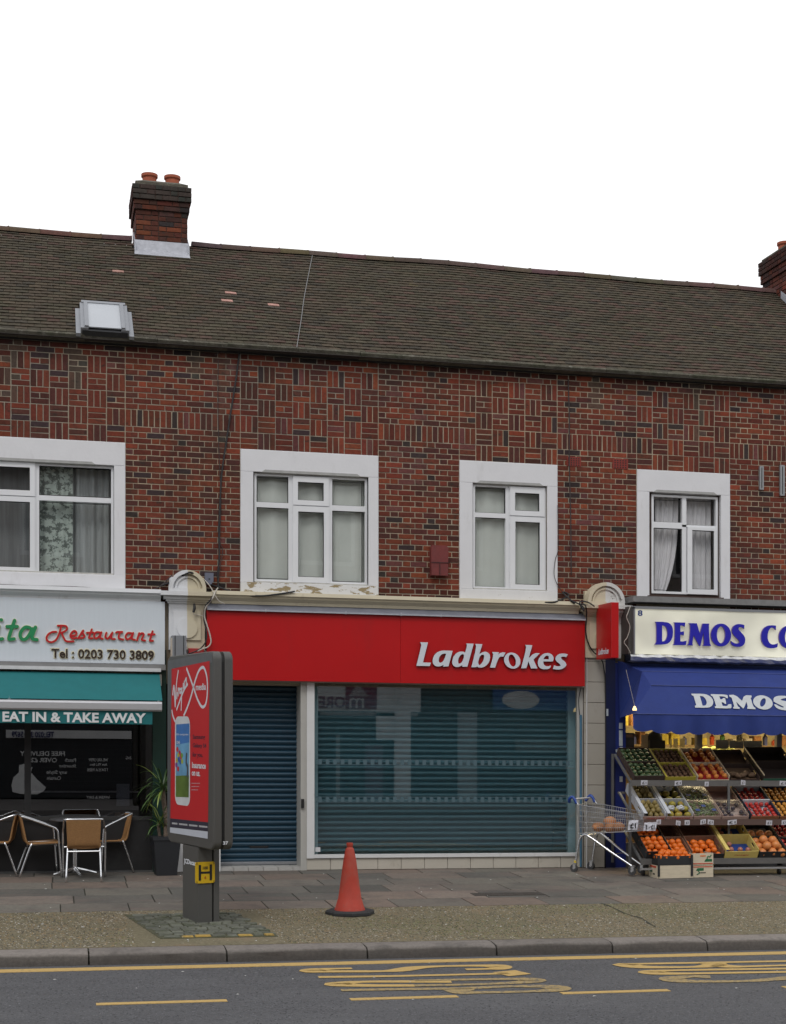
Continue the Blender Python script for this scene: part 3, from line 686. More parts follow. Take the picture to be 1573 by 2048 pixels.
# chimneys ------------------------------------------------------------
def chimney(xa, xb, yf, yb, zb, ztop, label, pots):
    Ch = part('chimney', B, ((xa+xb)/2, (yf+yb)/2, zb)); Ch['label'] = label
    core = MB(); core.box(xa+.012, xb-.012, yf+.012, yb-.012, zb-.6, ztop); core.build('core', mat('sooty_mortar', (.16, .12, .1), .95, .3, 10), Ch)
    n = int((ztop-zb+.55)/.075); stuff = MB()
    for i in range(n):
        za = ztop-(i+1)*.075; e = 0
        if i < 3: e = .055
        elif i < 5: e = .028
        f = .3 if i < 3 else (.6 if i < 6 else .85)
        x = xa-e; k = 0; seq = [.225, .112] if i % 2 else [.112, .225]
        while x < xb+e-.01:
            wd = seq[k % 2]; wd = wd if xb+e-(x+wd) > .06 else xb+e-x
            t = btint(f); t = (t[0]*.9, t[1]*1.1, t[2]*1.1) if i > 2 else (.05*rnd(.7, 1.2), .04, .034)
            if za+.075 > zb-.05:
                m_ = MB(); brickgeo(m_, x, x+wd, za, za+.075, yf+.06, yf-e-.004, t, .002); m_.build('brick', BRICKM, Ch)
            x += wd; k += 1
        yy = yf-e
        while yy < yb+e-.02:
            wd = seq[k % 2]; wd = wd if yb+e-(yy+wd) > .06 else yb+e-yy
            m_ = MB(); brickgeo(m_, yy, yy+wd, za, za+.075, .06, 0, btint(f), .002)
            stuff.add([(xa-e-.003+b, a, c) for a, b, c in m_.v], m_.f, m_.t[0])
            m_ = MB(); brickgeo(m_, yy, yy+wd, za, za+.075, .06, 0, btint(f), .002)
            stuff.add([(xb+e+.003-b, a, c) for a, b, c in m_.v], [q_[::-1] for q_ in m_.f], m_.t[0])
            yy += wd; k += 1
        stuff.box(xa-e+.004, xb+e-.004, yf-e+.008, yb+e-.004, za+.004, za+.071, (.08, .05, .04))
    tag(stuff.build('side_brickwork', BRICKM, Ch), kind='stuff')
    c = MB(); x0_, x1_, y0_, y1_ = xa-.01, xb+.01, yf-.01, yb+.01; i2 = .12
    c.box(x0_, x1_, y0_, y1_, ztop, ztop+.05)
    c.add([(x0_, y0_, ztop+.05), (x1_, y0_, ztop+.05), (x1_, y1_, ztop+.05), (x0_, y1_, ztop+.05), (x0_+i2, y0_+i2, ztop+.11), (x1_-i2, y0_+i2, ztop+.11), (x1_-i2, y1_-i2, ztop+.11), (x0_+i2, y1_-i2, ztop+.11)],
          [(0,1,5,4),(1,2,6,5),(2,3,7,6),(3,0,4,7),(4,5,6,7)])
    c.build('cap', MOSS, Ch)
    pm = mat('terracotta_pot', (.33, .085, .04), .8, .15, 10, .2, 50)
    for (xx, yy) in pots:
        p_ = MB(); z0_ = ztop+.08
        p_.lathe([(.11, z0_), (.105, z0_+.13), (.125, z0_+.15), (.125, z0_+.19), (.10, z0_+.195), (.09, z0_+.19), (.09, z0_+.05)], xx, yy, 20, cap=False); p_.build('pot', pm, Ch, smooth=True)
    l = MB(); za = zroof(yf)+.02
    l.add([(xa-.02, yf-.012, za+.16), (xb+.02, yf-.012, za+.16), (xb+.02, yf-.03, za+.01), (xa-.02, yf-.03, za+.01), (xb+.03, yf-.17, za-.105), (xa-.03, yf-.17, za-.105)], [(0,3,2,1),(3,5,4,2)])
    for sx in (xa-.022, xb+.012):
        l.add([(sx, yf-.1, za-.06), (sx, yf+.35, za+.26), (sx, yf+.35, za+.38), (sx, yf-.06, za+.12), (sx+.012, yf-.1, za-.06), (sx+.012, yf+.35, za+.26), (sx+.012, yf+.35, za+.38), (sx+.012, yf-.06, za+.12)],
              [(0,1,2,3),(7,6,5,4),(0,3,7,4),(3,2,6,7)])
    l.build('lead_apron', LEADL, Ch)
zc1 = F(320, 372, 2.6)[1]
chimney(chx[0], chx[1], 2.6, 3.5, F(320, 500, 2.6)[1], zc1, 'square chimney with two short red pots, left on the ridge', [(chx[0]+.22, 2.92), (chx[1]-.2, 2.92)])
zc2 = F(1540, 527, 3.4)[1]
chimney(ch2x, ch2x+.9, 2.35, 3.4, F(1560, 600, 2.6)[1], zc2, 'chimney cut by the right edge of the view', [(ch2x+.25, 3.1), (ch2x+.25, 2.72), (ch2x+.6, 3.1)])
# skylight ------------------------------------------------------------
Sk = part('skylight', B, (sky4[0][0], .3, 7.2)); Sk['label'] = 'small roof window with grey metal flashing'
def rp(x, s, n):  # point on roof slope: s up the slope from eaves, n above it
    return (x, -.15+s*ux-n*uz, 7.02+s*uz+n*ux)
def rbox(mb, x0, x1, s0, s1, n0, n1):
    vs = [rp(x0,s0,n0), rp(x1,s0,n0), rp(x1,s1,n0), rp(x0,s1,n0), rp(x0,s0,n1), rp(x1,s0,n1), rp(x1,s1,n1), rp(x0,s1,n1)]
    mb.add(vs, [(0,3,2,1),(4,5,6,7),(0,1,5,4),(1,2,6,5),(2,3,7,6),(3,0,4,7)])
ax, bx_ = F(160, 640, .3)[0], F(255, 640, .3)[0]
def sof(x, y): Y_ = RF(x, y)[1]; return (Y_+.15)/ux
s0, s1 = sof(205, 672), sof(205, 622)
fm = MB(); rbox(fm, ax, ax+.1, s0, s1, 0, .1); rbox(fm, bx_-.1, bx_, s0, s1, 0, .1); rbox(fm, ax+.02, bx_-.02, s1, s1+.07, 0, .11)
rbox(fm, ax-.06, ax, s0-.06, s1-.08, 0, .045); rbox(fm, bx_, bx_+.06, s0-.06, s1-.08, 0, .045)
rbox(fm, ax+.05, ax+.1, s0+.02, s1, .1, .125); rbox(fm, bx_-.1, bx_-.05, s0+.02, s1, .1, .125); fm.build('frame', GREYB, Sk)
fm = MB(); rbox(fm, ax+.02, bx_-.02, s0-.02, s0+.05, .0, .07); rbox(fm, ax+.1, bx_-.1, s0+.05, s1, .0, .05); fm.build('rubber_seal', BLACKP, Sk)
fm = MB(); rbox(fm, ax+.101, bx_-.101, s0+.05, s1-.001, .085, .1); fm.build('pane', mat('skylight_glass', (.42, .44, .47), .25, .04, 2, spec=.6), Sk)
# roof cable and loose lead run
p0 = RF(626, 511); p1 = RF(610, 590); p2 = RF(603, 640); p3 = RF(594, 700)
MB().tube(smooth_path([(a, b, zroof(b)+.03+wav(a, b)) for a, b in (p0, p1, p2, p3)]), .0055, 5).build('aerial_cable', mat('grey_cable', (.2, .2, .2), .6), None)
tag(bpy.data.objects['aerial_cable'], 'thin grey aerial cable lying down the tiled roof slope', 'cable')

# ================================================================== CORNICES AND PILASTERS (parts of the terrace)
def zat(x, y, Y=0): return F(x, y, Y)[1]
zc = zat(786, 1193, -.1)      # top of the cornice
def cornice(xa, xb, m, zt_, sc_=1.):
    mb = MB(); p = [(.0, zt_), (-.2, zt_-.0), (-.21, zt_-.045*sc_), (-.18, zt_-.055*sc_), (-.175, zt_-.075*sc_), (-.12, zt_-.115*sc_), (-.11, zt_-.15*sc_), (.0, zt_-.15*sc_)]
    mb.prism(p, xa, xb, 'x'); return mb.build('cornice', m, B, smooth=False)
PX1a, PX1b = F(338, 1240, -.1)[0], F(410, 1240, -.1)[0]
PX2a, PX2b = F(1171, 1240, -.1)[0], F(1243, 1240, -.1)[0]
zl = zat(200, 1172, -.15)
cornice(-13, F(322, 1190, -.15)[0], STONEW, zat(200, 1176, -.15), 1.1)
cornice(F(424, 1190, -.15)[0], F(1160, 1200, -.15)[0], CREAM, zat(700, 1190, -.15), 1.1)
MB().box(F(1252, 1200, -.1)[0], 16, -.4, .0, zat(1400, 1211, -.1)-.0, zat(1400, 1204, -.1)+.03).build('ledge', mat('grey_felt_ledge', (.2, .2, .2), .9, .2, 10, .4, 20), B)
xl0, xl1 = F(414, 1217, -.15)[0], F(1170, 1240, -.15)[0]
zst, zsb = 3.50, 2.565
zst, zsb = F(786, 1229, -.16)[1], F(786, 1366, -.16)[1]
mb = MB(); mb.add([(xl0, -.02, zst+.13), (xl1, -.02, zst+.13), (xl1, -.2, zst+.015), (xl0, -.2, zst+.015), (xl1, -.205, zst-.01), (xl0, -.205, zst-.01), (xl0, .0, zst-.01), (xl1, .0, zst-.01)], [(0,3,2,1),(3,5,4,2),(5,6,7,4),(0,6,5,3),(1,2,4,7)])
mb.build('lead_flashing', LEAD, B)
mb = MB(); mb.box(xl0, xl1, -.209, -.2, zst-.012, zst+.004); 
for a in (530, 690, 800, 880): X_ = F(a, 1225, -.15)[0]; mb.box(X_, X_+.012, -.212, -.2, zst-.02, zst+.02)
mb.build('flashing_edge', LEADL, B)
def half_disc(mb, cx, cz, r, y0, y1, n=16, a0=0, a1=pi):
    P = [(cx+r*cos(a0+(a1-a0)*i/n), cz+r*sin(a0+(a1-a0)*i/n)) for i in range(n+1)]
    if a1-a0 < pi: P.append((cx, cz))
    mb.prism(P, y0, y1)
def pilaster(xa, xb, ztop, zcapb, zshaft, ma, mb_, label):
    P = part('pilaster_head', B, ((xa+xb)/2, -.1, zshaft)); P['label'] = label; xm = (xa+xb)/2; wd = xb-xa
    zc_ = ztop
    for side, mm in ((0, ma), (1, mb_)):
        m = MB(); x0_, x1_ = (xa, xm) if side == 0 else (xm, xb); o_ = 1 if side else -1
        # shaft head with sunk panel and disc
        m.box(x0_, x1_, -.10, .0, zshaft, zcapb)
        e = .055
        if side == 0: m.box(xa+e, xm, -.125, -.10, zshaft+.13, zcapb-.1)
        else: m.box(xm, xb-e, -.125, -.10, zshaft+.13, zcapb-.1)
        half_disc(m, xm, zshaft+(zcapb-zshaft)*.47, .135, -.145, -.125, 14, pi/2 if side == 0 else -pi/2, 3*pi/2 if side == 0 else pi/2)
        # cap mouldings
        for (ex, yy, z0_, z1_) in ((.02, -.13, zcapb, zcapb+.025), (.04, -.16, zcapb+.025, zcapb+.05), (.075, -.19, zcapb+.05, zcapb+.095), (.12, -.25, zcapb+.095, zcapb+.15)):
            if side == 0: m.box(xa-ex, xm, yy, .0, z0_, z1_)
            else: m.box(xm, xb+ex, yy, .0, z0_, z1_)
        # square back block and round pediment
        if side == 0: m.box(xa+.01, xm, -.06, .0, zcapb+.15, zcapb+.35)
        else: m.box(xm, xb-.01, -.06, .0, zcapb+.15, zcapb+.35)
        R_ = wd*.5+.005
        m.box(*( (xm-R_, xm) if side == 0 else (xm, xm+R_)), -.235, -.06, zcapb+.15, zcapb+.19)
        half_disc(m, xm, zcapb+.19, R_, -.19, -.06, 12, pi/2 if side == 0 else 0, pi if side == 0 else pi/2)
        for (ra, rb, yy) in ((R_, R_-.05, -.235), (R_-.075, R_-.1, -.21)):
            n = 10; a0 = pi/2 if side == 0 else 0; vs = []
            for i in range(n+1):
                a = a0+pi/2*i/n
                for r_ in (ra, rb): vs += [(xm+r_*cos(a), yy, zcapb+.19+r_*sin(a)), (xm+r_*cos(a), -.19, zcapb+.19+r_*sin(a))]
            m.add(vs, [f for i in range(n) for f in ((4*i, 4*i+2, 4*i+6, 4*i+4), (4*i, 4*i+4, 4*i+5, 4*i+1), (4*i+2, 4*i+3, 4*i+7, 4*i+6))])
        m.build('painted_half', mm, P)
pilaster(PX1a, PX1b, 0, zat(370, 1207, -.1), zat(370, 1300, -.1), STONEW, CREAM, 'pilaster head painted half white and half cream')
SPECK = mat('flaking_white', (.6, .6, .58), .7, .1, 6, .3, 40, stain=[((.15, .14, .12), .9, .6, .64, (14, 14, 14))])
pilaster(PX2a, PX2b, 0, zat(1205, 1232, -.1), zat(1205, 1316, -.1), CREAM, SPECK, 'cream pilaster head with flaking right half behind the projecting sign')

# ================================================================== BETTING SHOP FRONT
SF = thing('betting_shop_front', 'closed shop front with blue roller shutters behind glass and cream tiled base', 'shop front', (F(800, 1740)[0], 0, 0))
za = lambda x, y, Y=0: F(x, y, Y)[1]
XA, XB = F(436, 1700, .28)[0], F(602, 1700, .28)[0]+.02   # door shutter
XW0, XW1 = F(628, 1600)[0], F(1154, 1600)[0]
zhead = F(786, 1368.5, -.03)[1]; zsill = F(890, 1708, -.04)[1]; ztile = F(890, 1715, -.04)[1]
XF1 = F(1168, 1600)[0]
fr = MB(); STEEL = mat('cream_grey_frame', (.44, .43, .40), .45, .05, 5); WFR = mat('white_shop_frame', (.66, .66, .66), .4, .04, 4, stain=[((.3, .28, .25), .35, .6, .75, (8, 8, 3))])
fr.box(F(413, 1500)[0], XF1, -.06, .06, zhead, zsb+.01); fr.build('head_rail', STEEL, SF)
fr = MB(); fr.box(F(601, 1600)[0], F(613, 1600)[0], -.035, .4, 0, zhead); fr.box(F(605.5, 1600)[0], F(608, 1600)[0], -.039, -.035, 0, zhead); fr.build('door_post', STEEL, SF)
fr = MB(); fr.box(F(613, 1600)[0], XW0, -.055, .05, ztile, zhead); fr.box(XW0, XW1, -.055, .03, zsill-.045, zsill); fr.box(F(414, 1700)[0], XA, -.05, .2, 0, zhead); fr.box(F(350, 1700)[0], F(413, 1700)[0], -.06, .0, 0, zat(370, 1300, -.1)); fr.build('window_frame', WFR, SF)
fr = MB(); fr.box(XW1, F(1158, 1600)[0], -.03, .05, zsill-.045, zhead); fr.box(F(1158.5, 1600)[0], XF1, -.02, .05, 0, zhead); fr.build('right_post', STEEL, SF)
MB().box(XW0, XW1, .0, .008, zsill, zhead).build('window_pane', SHOPGL, SF)
MB().box(F(601.5, 1600)[0], F(607, 1600)[0], -.07, -.035, za(604, 1616), za(604, 1598)).build('key_switch', BLACKP, SF)
def shutter(xa_, xb_, z0_, z1_, Y, pitch, m, parent, label, first=0):
    Sh = part('roller_shutter', parent, ((xa_+xb_)/2, Y, z0_)); Sh['label'] = label; zz = z1_; wd = xb_-xa_
    p = [(0, 0), (-.014, -.003), (-.026, -.014), (-.03, -.028), (-.026, -.044), (-.008, -.058), (-.002, -pitch), (0, -pitch)]
    s_ = pitch/.076; p = [(a, b*s_ if b > -pitch else b) for a, b in p]
    me = MB().prism([(a+Y, b) for a, b in p], -wd/2, wd/2, 'x').mesh('slat', m, (0, 0, 0), smooth=True)
    while zz > z0_+.01:
        link('slat', me, ((xa_+xb_)/2, 0, zz), Sh); zz -= pitch
    return Sh
s1_ = shutter(XA, XB, za(520, 1736, .28)-.03, zhead+.1, .33, .0735, SHUT, SF, 'dark blue roller shutter over the door')
MB().box(F(500, 1700, .3)[0], F(537, 1700, .3)[0], .30, .312, za(516, 1696, .3), za(516, 1692, .3)).build('letter_slot', BLACKP, SF)
MB().bev(XA, XB, .29, .34, .055, .10, .008).build('bottom_bar', GREYB, SF)
s2_ = shutter(F(634, 1600, .28)[0], F(1139, 1600, .28)[0], zsill-.06, zhead+.1, .28, .0765, SHUT2, SF, 'blue green roller shutter behind the shop window')
gd = MB(); GT = mat('pale_teal_guide', (.28, .42, .47), .45, .06, 6); gd.box(F(629, 1600, .2)[0]-.02, F(635, 1600, .25)[0], .2, .3, zsill-.04, zhead+.05); gd.box(F(1137, 1600, .2)[0], F(1158, 1600, .2)[0], .2, .3, zsill-.04, zhead+.05); gd.build('shutter_guide', GT, SF)
# manifestation squares on the glass
mm = mat('frosted_vinyl', (.07, .125, .15), .7, .05, 5)
mb = MB(); xs_ = XW0+.06
while xs_ < XW1-.1:
    for (ya_, yb_) in ((1521, 1530), (1595, 1604)):
        mb.box(xs_, xs_+.05, -.002, 0, za(890, yb_), za(890, ya_))
    xs_ += .104
for (ya_, yb_) in ((1520, 1521.2), (1529.8, 1531), (1594, 1595.2), (1603.8, 1605)): mb.box(XW0+.03, XW1-.05, -.0015, 0, za(890, yb_), za(890, ya_))
tag(mb.build('glass_markings', mm, SF), kind='stuff')
MB().bev(F(631, 1700)[0], F(641, 1700)[0], -.004, .0, za(636, 1704), za(636, 1695), .001).build('paper_sticker', mat('paper_white', (.6, .6, .62), .8), SF)
MB().box(F(1131, 1533)[0], F(1148, 1533)[0], -.02, -.012, za(1140, 1537), za(1140, 1536)).build('glass_clip', SILVER, SF)
# inside: dark void with a lit far wall
rm = MB(); rm.add([(XA-.3,.35,-.02),(XF1,.35,-.02),(XF1,.35,3),(XA-.3,.35,3)], [(0,1,2,3)]); rm.build('inner_wall', DARKI, SF)
# stall-riser tiles and threshold tiles
xt0 = F(613, 1730)[0]; MB().box(xt0, XF1, -.01, .1, 0, ztile).build('riser_backing', mat('grout', (.12, .1, .08), .9), SF)
n = 12; wd = (F(1165, 1730)[0]-xt0)/n
for i in range(n):
    MB().bev(xt0+i*wd+.003, xt0+(i+1)*wd-.003, -.03, -.008, .012, ztile-.002, .003).build('riser_tile', CTILE, SF)
for i in range(7):
    xx = F(408, 1741)[0]+i*.2
    mb = MB(); mb.box(xx, xx+.193, -.02, .4, .005, .05); mb.build('threshold_tile', mat('white_step_tile', (.42, .41, .39), .5, .1, 8), SF)
# tiled pier between the two shops
zt1_ = zat(1190, 1316, -.05); pxa, pxb = F(1174, 1500, -.06)[0], F(1211, 1500, -.06)[0]
MB().box(F(1166, 1500)[0], pxb, -.05, .1, 0, zt1_).build('pier_core', MATS['grout'], SF)
zz = .012
while zz < zt1_-.02:
    h = min(.29, zt1_-zz); MB().bev(pxa+.003, pxb, -.075, -.048, zz+.003, zz+h-.003, .003).build('pier_tile', CTILE2, SF)
    MB().bev(F(1166, 1500)[0]+.002, pxa-.008, -.06, -.04, zz+.003, zz+h-.003, .002).build('pier_tile', CTILE2, SF); zz += .29
MB().box(pxa-.008, pxa, -.085, -.04, 0, zt1_).build('edge_trim', WFR, SF)
pm = MB(); pm.tube([(F(1160, 1500)[0], -.05, z_) for z_ in (0.02, za(1160, 1430, -.05))], .017, 8); pm.build('conduit', mat('teal_blue_conduit', (.06, .16, .25), .4), SF, smooth=True)
pm = MB(); pm.tube(smooth_path([(F(1160, 1430, -.05)[0], -.05, za(1160, 1430, -.05)), (F(1158, 1400, -.05)[0], -.05, za(1158, 1400, -.05)), (F(1163, 1376, -.05)[0], -.05, zhead)]), .006, 6); pm.build('conduit_cable', BLACKP, SF)

# red fascia sign
SG = thing('shop_sign', 'long red betting shop fascia with white raised lettering', 'sign', ((xl0+xl1)/2, -.16, zsb))
XJ = F(802, 1300, -.16)[0]
MB().bev(xl0, XJ-.0015, -.16, .0, zsb, zst-.012, .002).build('panel', REDP, SG); MB().bev(XJ+.0015, xl1, -.16, .0, zsb, zst-.012, .002).build('panel', REDP, SG)
s = 4.767; O = (820, 1270)
LB = {
 'l': [[(97,70),(172,72),(124,263),(201,265),(190,297),(62,295),(110,100),(106,84)]],
 'a': [[(408,152),(367,300),(316,302),(322,285),(300,297),(262,303),(230,290),(214,255),(222,210),(250,170),(295,151),(340,148)],[(346,180),(318,178),(290,195),(274,230),(276,258),(290,268),(310,258),(325,240)]],
 'd': [[(538,82),(608,84),(548,303),(497,303),(502,288),(470,305),(435,308),(405,285),(402,245),(420,195),(460,162),(505,158),(526,168),(545,105)],[(520,197),(508,182),(490,185),(466,215),(458,250),(464,273),(482,273),(502,252)]],
 'b': [[(622,86),(692,88),(662,183),(700,160),(735,162),(763,185),(765,235),(740,285),(695,312),(655,312),(640,300),(632,309),(586,308),(635,115)],[(700,187),(672,195),(655,235),(650,275),(665,289),(690,266),(706,228),(709,198)]],
 'r': [[(785,163),(850,165),(842,188),(872,165),(912,168),(892,208),(865,205),(842,225),(812,313),(764,311),(798,190)]],
 'o': [ell(976, 245, 78, 77, -.12), ell(976, 244, 33, 58, -.18)],
 'k': [[(1100,95),(1168,98),(1133,222),(1185,172),(1240,175),(1178,235),(1217,320),(1155,320),(1130,252),(1110,318),(1060,318),(1112,122)]],
 'e': [[(1364,253),(1272,253),(1276,285),(1305,302),(1345,292),(1338,320),(1295,330),(1245,322),(1218,288),(1222,235),(1255,190),(1300,170),(1345,178),(1368,205),(1371,228)],[(1323,202),(1303,196),(1285,208),(1274,232),(1325,232)]],
 's': [[(1507,185),(1490,212),(1458,204),(1440,215),(1446,232),(1482,256),(1494,288),(1465,322),(1415,333),(1362,325),(1375,290),(1410,302),(1438,294),(1430,276),(1392,250),(1385,215),(1415,183),(1460,175)]]}
for ch, lp in LB.items():
    glyph(pxl(lp, s, *O, -.19), -.172, .028, 'letter_'+ch, [LETTW, LETTE], SG)
# projecting red sign
pj0 = F(1191, 1260, -.12)[0]
psd = .52
xa_ = pj0; xb_ = pj0+.105
PS = thing('projecting_sign', 'red box sign projecting at a right angle from the cream pilaster', 'sign', (xa_+.05, -.4, 2.8))
zp0, zp1 = F(1222, 1316, -.72)[1], F(1222, 1205, -.72)[1]
MB().bev(xa_, xb_, -.76, -.17, zp0, zp1, .004).build('box', REDP2, PS)
MB().box(xa_+.03, xb_-.03, -.17, .0, zp1-.2, zp1-.16).build('bracket', BLACKP, PS); MB().box(xa_+.03, xb_-.03, -.17, .0, zp0+.15, zp0+.19).build('bracket', BLACKP, PS)
text('Ladbrokes', .06, .46, zp0+.06, zp0+.145, 0, LETTW, 'lettering', PS, .003, .02, .3, xf=lambda x, y, z_: (xa_+y, -.19-x, z_))

# ================================================================== RESTAURANT
RSF = thing('restaurant_shop_front', 'dark glazed restaurant front with black base under the teal awning', 'shop front', (-1.5, 0, 0))
xr = F(305, 1600)[0]; xl = -5
zr0 = za(150, 1641); zr1 = za(150, 1335)
MB().box(xl, xr, -.04, .1, .03, zr0).build('base_panel', BLACKP, RSF); MB().box(xl, xr, -.06, .1, .0, .03).build('plinth', mat('grey_plinth', (.08, .08, .08), .8), RSF)
MB().box(xl, xr, -.05, .06, zr0, zr0+.05).build('sill', mat('dark_grey_sill', (.03, .03, .03), .5), RSF)
MB().box(F(49, 1600)[0], F(62, 1600)[0], -.03, .05, zr0+.05, zr1).build('mullion', BLACKP, RSF)
for X_ in (-1.9, -3.5): MB().box(X_, X_+.09, -.03, .05, zr0+.05, zr1).build('mullion', BLACKP, RSF)
MB().box(xl, xr, .0, .008, zr0+.05, zr1).build('window_pane', DARKGL, RSF)
MB().box(xr, F(332, 1600)[0], -.07, .05, 0, zat(320, 1300)).build('green_pilaster', DGREEN, RSF)
rm = MB(); a, b, c_, d, e_ = xl, xr, .0, 2.9, 2.6
rm.add([(a,.1,c_),(b,.1,c_),(b,.1,d),(a,.1,d),(a,e_,c_),(b,e_,c_),(b,e_,d),(a,e_,d)], [(4,5,6,7),(0,1,5,4),(1,2,6,5),(2,3,7,6),(3,0,4,7)]); rm.build('room', DARKI, RSF)
z_ = za(200, 1600, .06); bl = MB()
while z_ < 2.3: bl.box(F(64, 1600)[0], F(290, 1600)[0], .06, .075, z_, z_+.005); z_ += .06
tag(bl.build('blind_slats', mat('blind_grey', (.03, .03, .03), .8), RSF), kind='stuff')
MB().box(F(64, 1585)[0], F(280, 1585)[0], .05, .07, za(180, 1584, .06)-.01, za(180, 1584, .06)+.012).build('blind_rail', mat('pale_rail', (.3, .3, .3), .6), RSF)
MB().box(F(233, 1600, .04)[0], F(259, 1600, .04)[0], .03, .034, za(245, 1612, .04), za(245, 1568, .04)).build('notice', mat('notice_grey', (.23, .25, .28), .8), RSF)
# sign
z0_, z1_ = za(165, 1326, -.12), za(165, 1199, -.12); xs1 = F(330, 1260, -.12)[0]
RS = thing('restaurant_sign', 'pale blue restaurant sign board with green and red script and a phone number', 'sign', (-.5, -.12, z0_))
MB().bev(-4.6, xs1, -.12, .0, z0_, z1_, .003).build('board', mat('pale_blue_board', (.62, .67, .72), .35, .03, 2, stretch=(20, 1, 1)), RS)
MB().box(-4.6, xs1+.01, -.14, .0, z0_-.075, z0_-.002).build('lower_rail', mat('dull_grey_rail', (.2, .2, .2), .5), RS)
GRN = mat('green_letter', (.02, .24, .09), .4, .04, 3); RDL = mat('red_letter', (.5, .012, .018), .4, .04, 3); CRL = mat('cream_outline', (.75, .70, .5), .6, .03, 3)
def stroke_letter(name, strokes, s, ox, oy, Y, r, m, parent, out=.006):
    for k, (rad, mm_, yy, nm) in enumerate(((r, m, Y-.016, name), (r+out, CRL, Y-.002, name+'_outline'))):
        mb = MB()
        for P in strokes:
            P3 = [Vector((*[v for v in F(ox+a/s, oy+b/s, Y)], 0)) for a, b in P]
            P3 = [Vector((p.x, p.y, 0)) for p in P3]; Q = smooth_path(P3, 5) if len(P3) > 2 else P3
            # flat ribbon with round ends, extruded
            n = len(Q); L_, R_ = [], []
            for i, p in enumerate(Q):
                d = (Q[min(i+1, n-1)]-Q[max(i-1, 0)]).normalized(); nn = Vector((-d.y, d.x, 0))*rad
                L_.append(p+nn); R_.append(p-nn)
            for i in range(n-1):
                q = [L_[i], L_[i+1], R_[i+1], R_[i]]; d_ = rnd(0, .0006)
                mb.add([(v.x, yy-.006-d_, v.y) for v in q]+[(v.x, yy+.008, v.y) for v in q], [(0,1,2,3),(0,4,5,1),(3,2,6,7)])
            for p in (Q if len(Q) < 4 else Q[::3]+[Q[-1]]):
                mb.prism([(p.x+rad*cos(2*pi*t/12), p.y+rad*sin(2*pi*t/12)) for t in range(12)], yy-.0066-rnd(0, .0005), yy+.008)
        mb.build(nm, mm_, parent)
s = 4.626; O = (0, 1220); Yr = -.125
GR_ = {'letter_i': [[(-12,150),(-25,230),(-10,268),(22,268)], [(12,92),(13,93)]], 'letter_t': [[(135,98),(100,200),(82,262),(95,272),(130,268)],[(66,155),(160,155)]], 'letter_a': [[(275,165),(235,160),(195,200),(188,245),(215,275),(255,255),(300,175)],[(328,160),(298,245),(305,270),(342,275)]]}
for k_, v_ in GR_.items(): stroke_letter(k_, v_, s, *O, Yr, 15/s/152, GRN, RS)
RD_ = [('letter_r', [[(535,146),(600,147),(620,165),(612,190),(570,212)],[(566,152),(548,220),(520,275),(480,298),(445,290),(430,262),(448,225),(485,205),(520,203)],[(570,212),(592,262),(615,290),(680,292)]]),
 ('letter_e', [[(655,240),(700,232),(705,205),(685,195),(660,215),(652,245),(672,263),(708,258)]]), ('letter_s', [[(725,262),(768,192),(765,215),(782,240),(768,258),(738,260)]]),
 ('letter_t', [[(850,180),(828,240),(826,262),(855,262)],[(805,212),(865,210)]]), ('letter_a', [[(925,208),(890,208),(870,240),(885,265),(915,248),(938,207)],[(938,207),(926,255),(950,268)]]),
 ('letter_u', [[(985,212),(975,250),(1000,264),(1035,218)],[(1040,210),(1030,262),(1062,270)]]), ('letter_r', [[(1075,210),(1090,204),(1135,205),(1108,215),(1100,262),(1140,274)]]),
 ('letter_a', [[(1215,215),(1182,215),(1162,247),(1178,273),(1208,256),(1232,213)],[(1232,213),(1220,265),(1248,277)]]), ('letter_n', [[(1288,215),(1268,282)],[(1280,240),(1310,216),(1330,228),(1312,275),(1342,283)]]),
 ('letter_t', [[(1412,198),(1392,262),(1388,285),(1415,285)],[(1372,226),(1430,226)]])]
for k_, v_ in RD_: stroke_letter(k_, v_, s, *O, Yr, 8.6/s/152, RDL, RS, .004)
a = R2W(103, 308, 1298, 1319, -.125); sl_ = -.0
text('Tel : 0203 730 3809', a[0], a[1], a[2]+.005, a[3]-.01, -.133, mat('dark_brown_letter', (.03, .015, .01), .5), 'phone_lettering', RS, .006, .02)
text('Tel : 0203 730 3809', a[0]-.012, a[1]+.012, a[2]-.008, a[3]+.003, -.1215, CRL, 'phone_outline', RS, .004, .062)
# light box sign at right angle (grey)
LBX = thing('projecting_light_box', 'slim grey light box projecting from the white pilaster beside the restaurant sign', 'sign', (F(345, 1300, -.5)[0], -.3, 3))
xx0, xx1 = F(345, 1300, -.42)[0], F(373, 1300, -.42)[0]; zb0, zb1 = F(360, 1345, -.42)[1], F(360, 1271, -.42)[1]
MB().bev(xx0, xx1, -.42, -.12, zb0-.2, zb1, .006).build('case', GREYB, LBX)
MB().box(xx0-.004, xx0, -.40, -.14, zb0-.18, zb1-.03).build('face', mat('faded_sign_face', (.6, .5, .4), .5, .3, 8), LBX)
mb = MB(); mb.box(xx0+.03, xx0+.04, -.424, -.42, zb0-.2, zb1); mb.box(xx1-.04, xx1-.03, -.424, -.42, zb0-.2, zb1); mb.build('trim', BLACKP, LBX)
a = R2W(377, 408, 1297, 1316, -.12)
mb = MB(); mb.bev(a[0], a[1], -.14, -.1, a[2]-.1, a[3], .004); tag(mb.build('small_red_notice', mat('notice_red', (.4, .03, .03), .6)), 'small red notice box on the pilaster behind the advertising panel', 'notice')
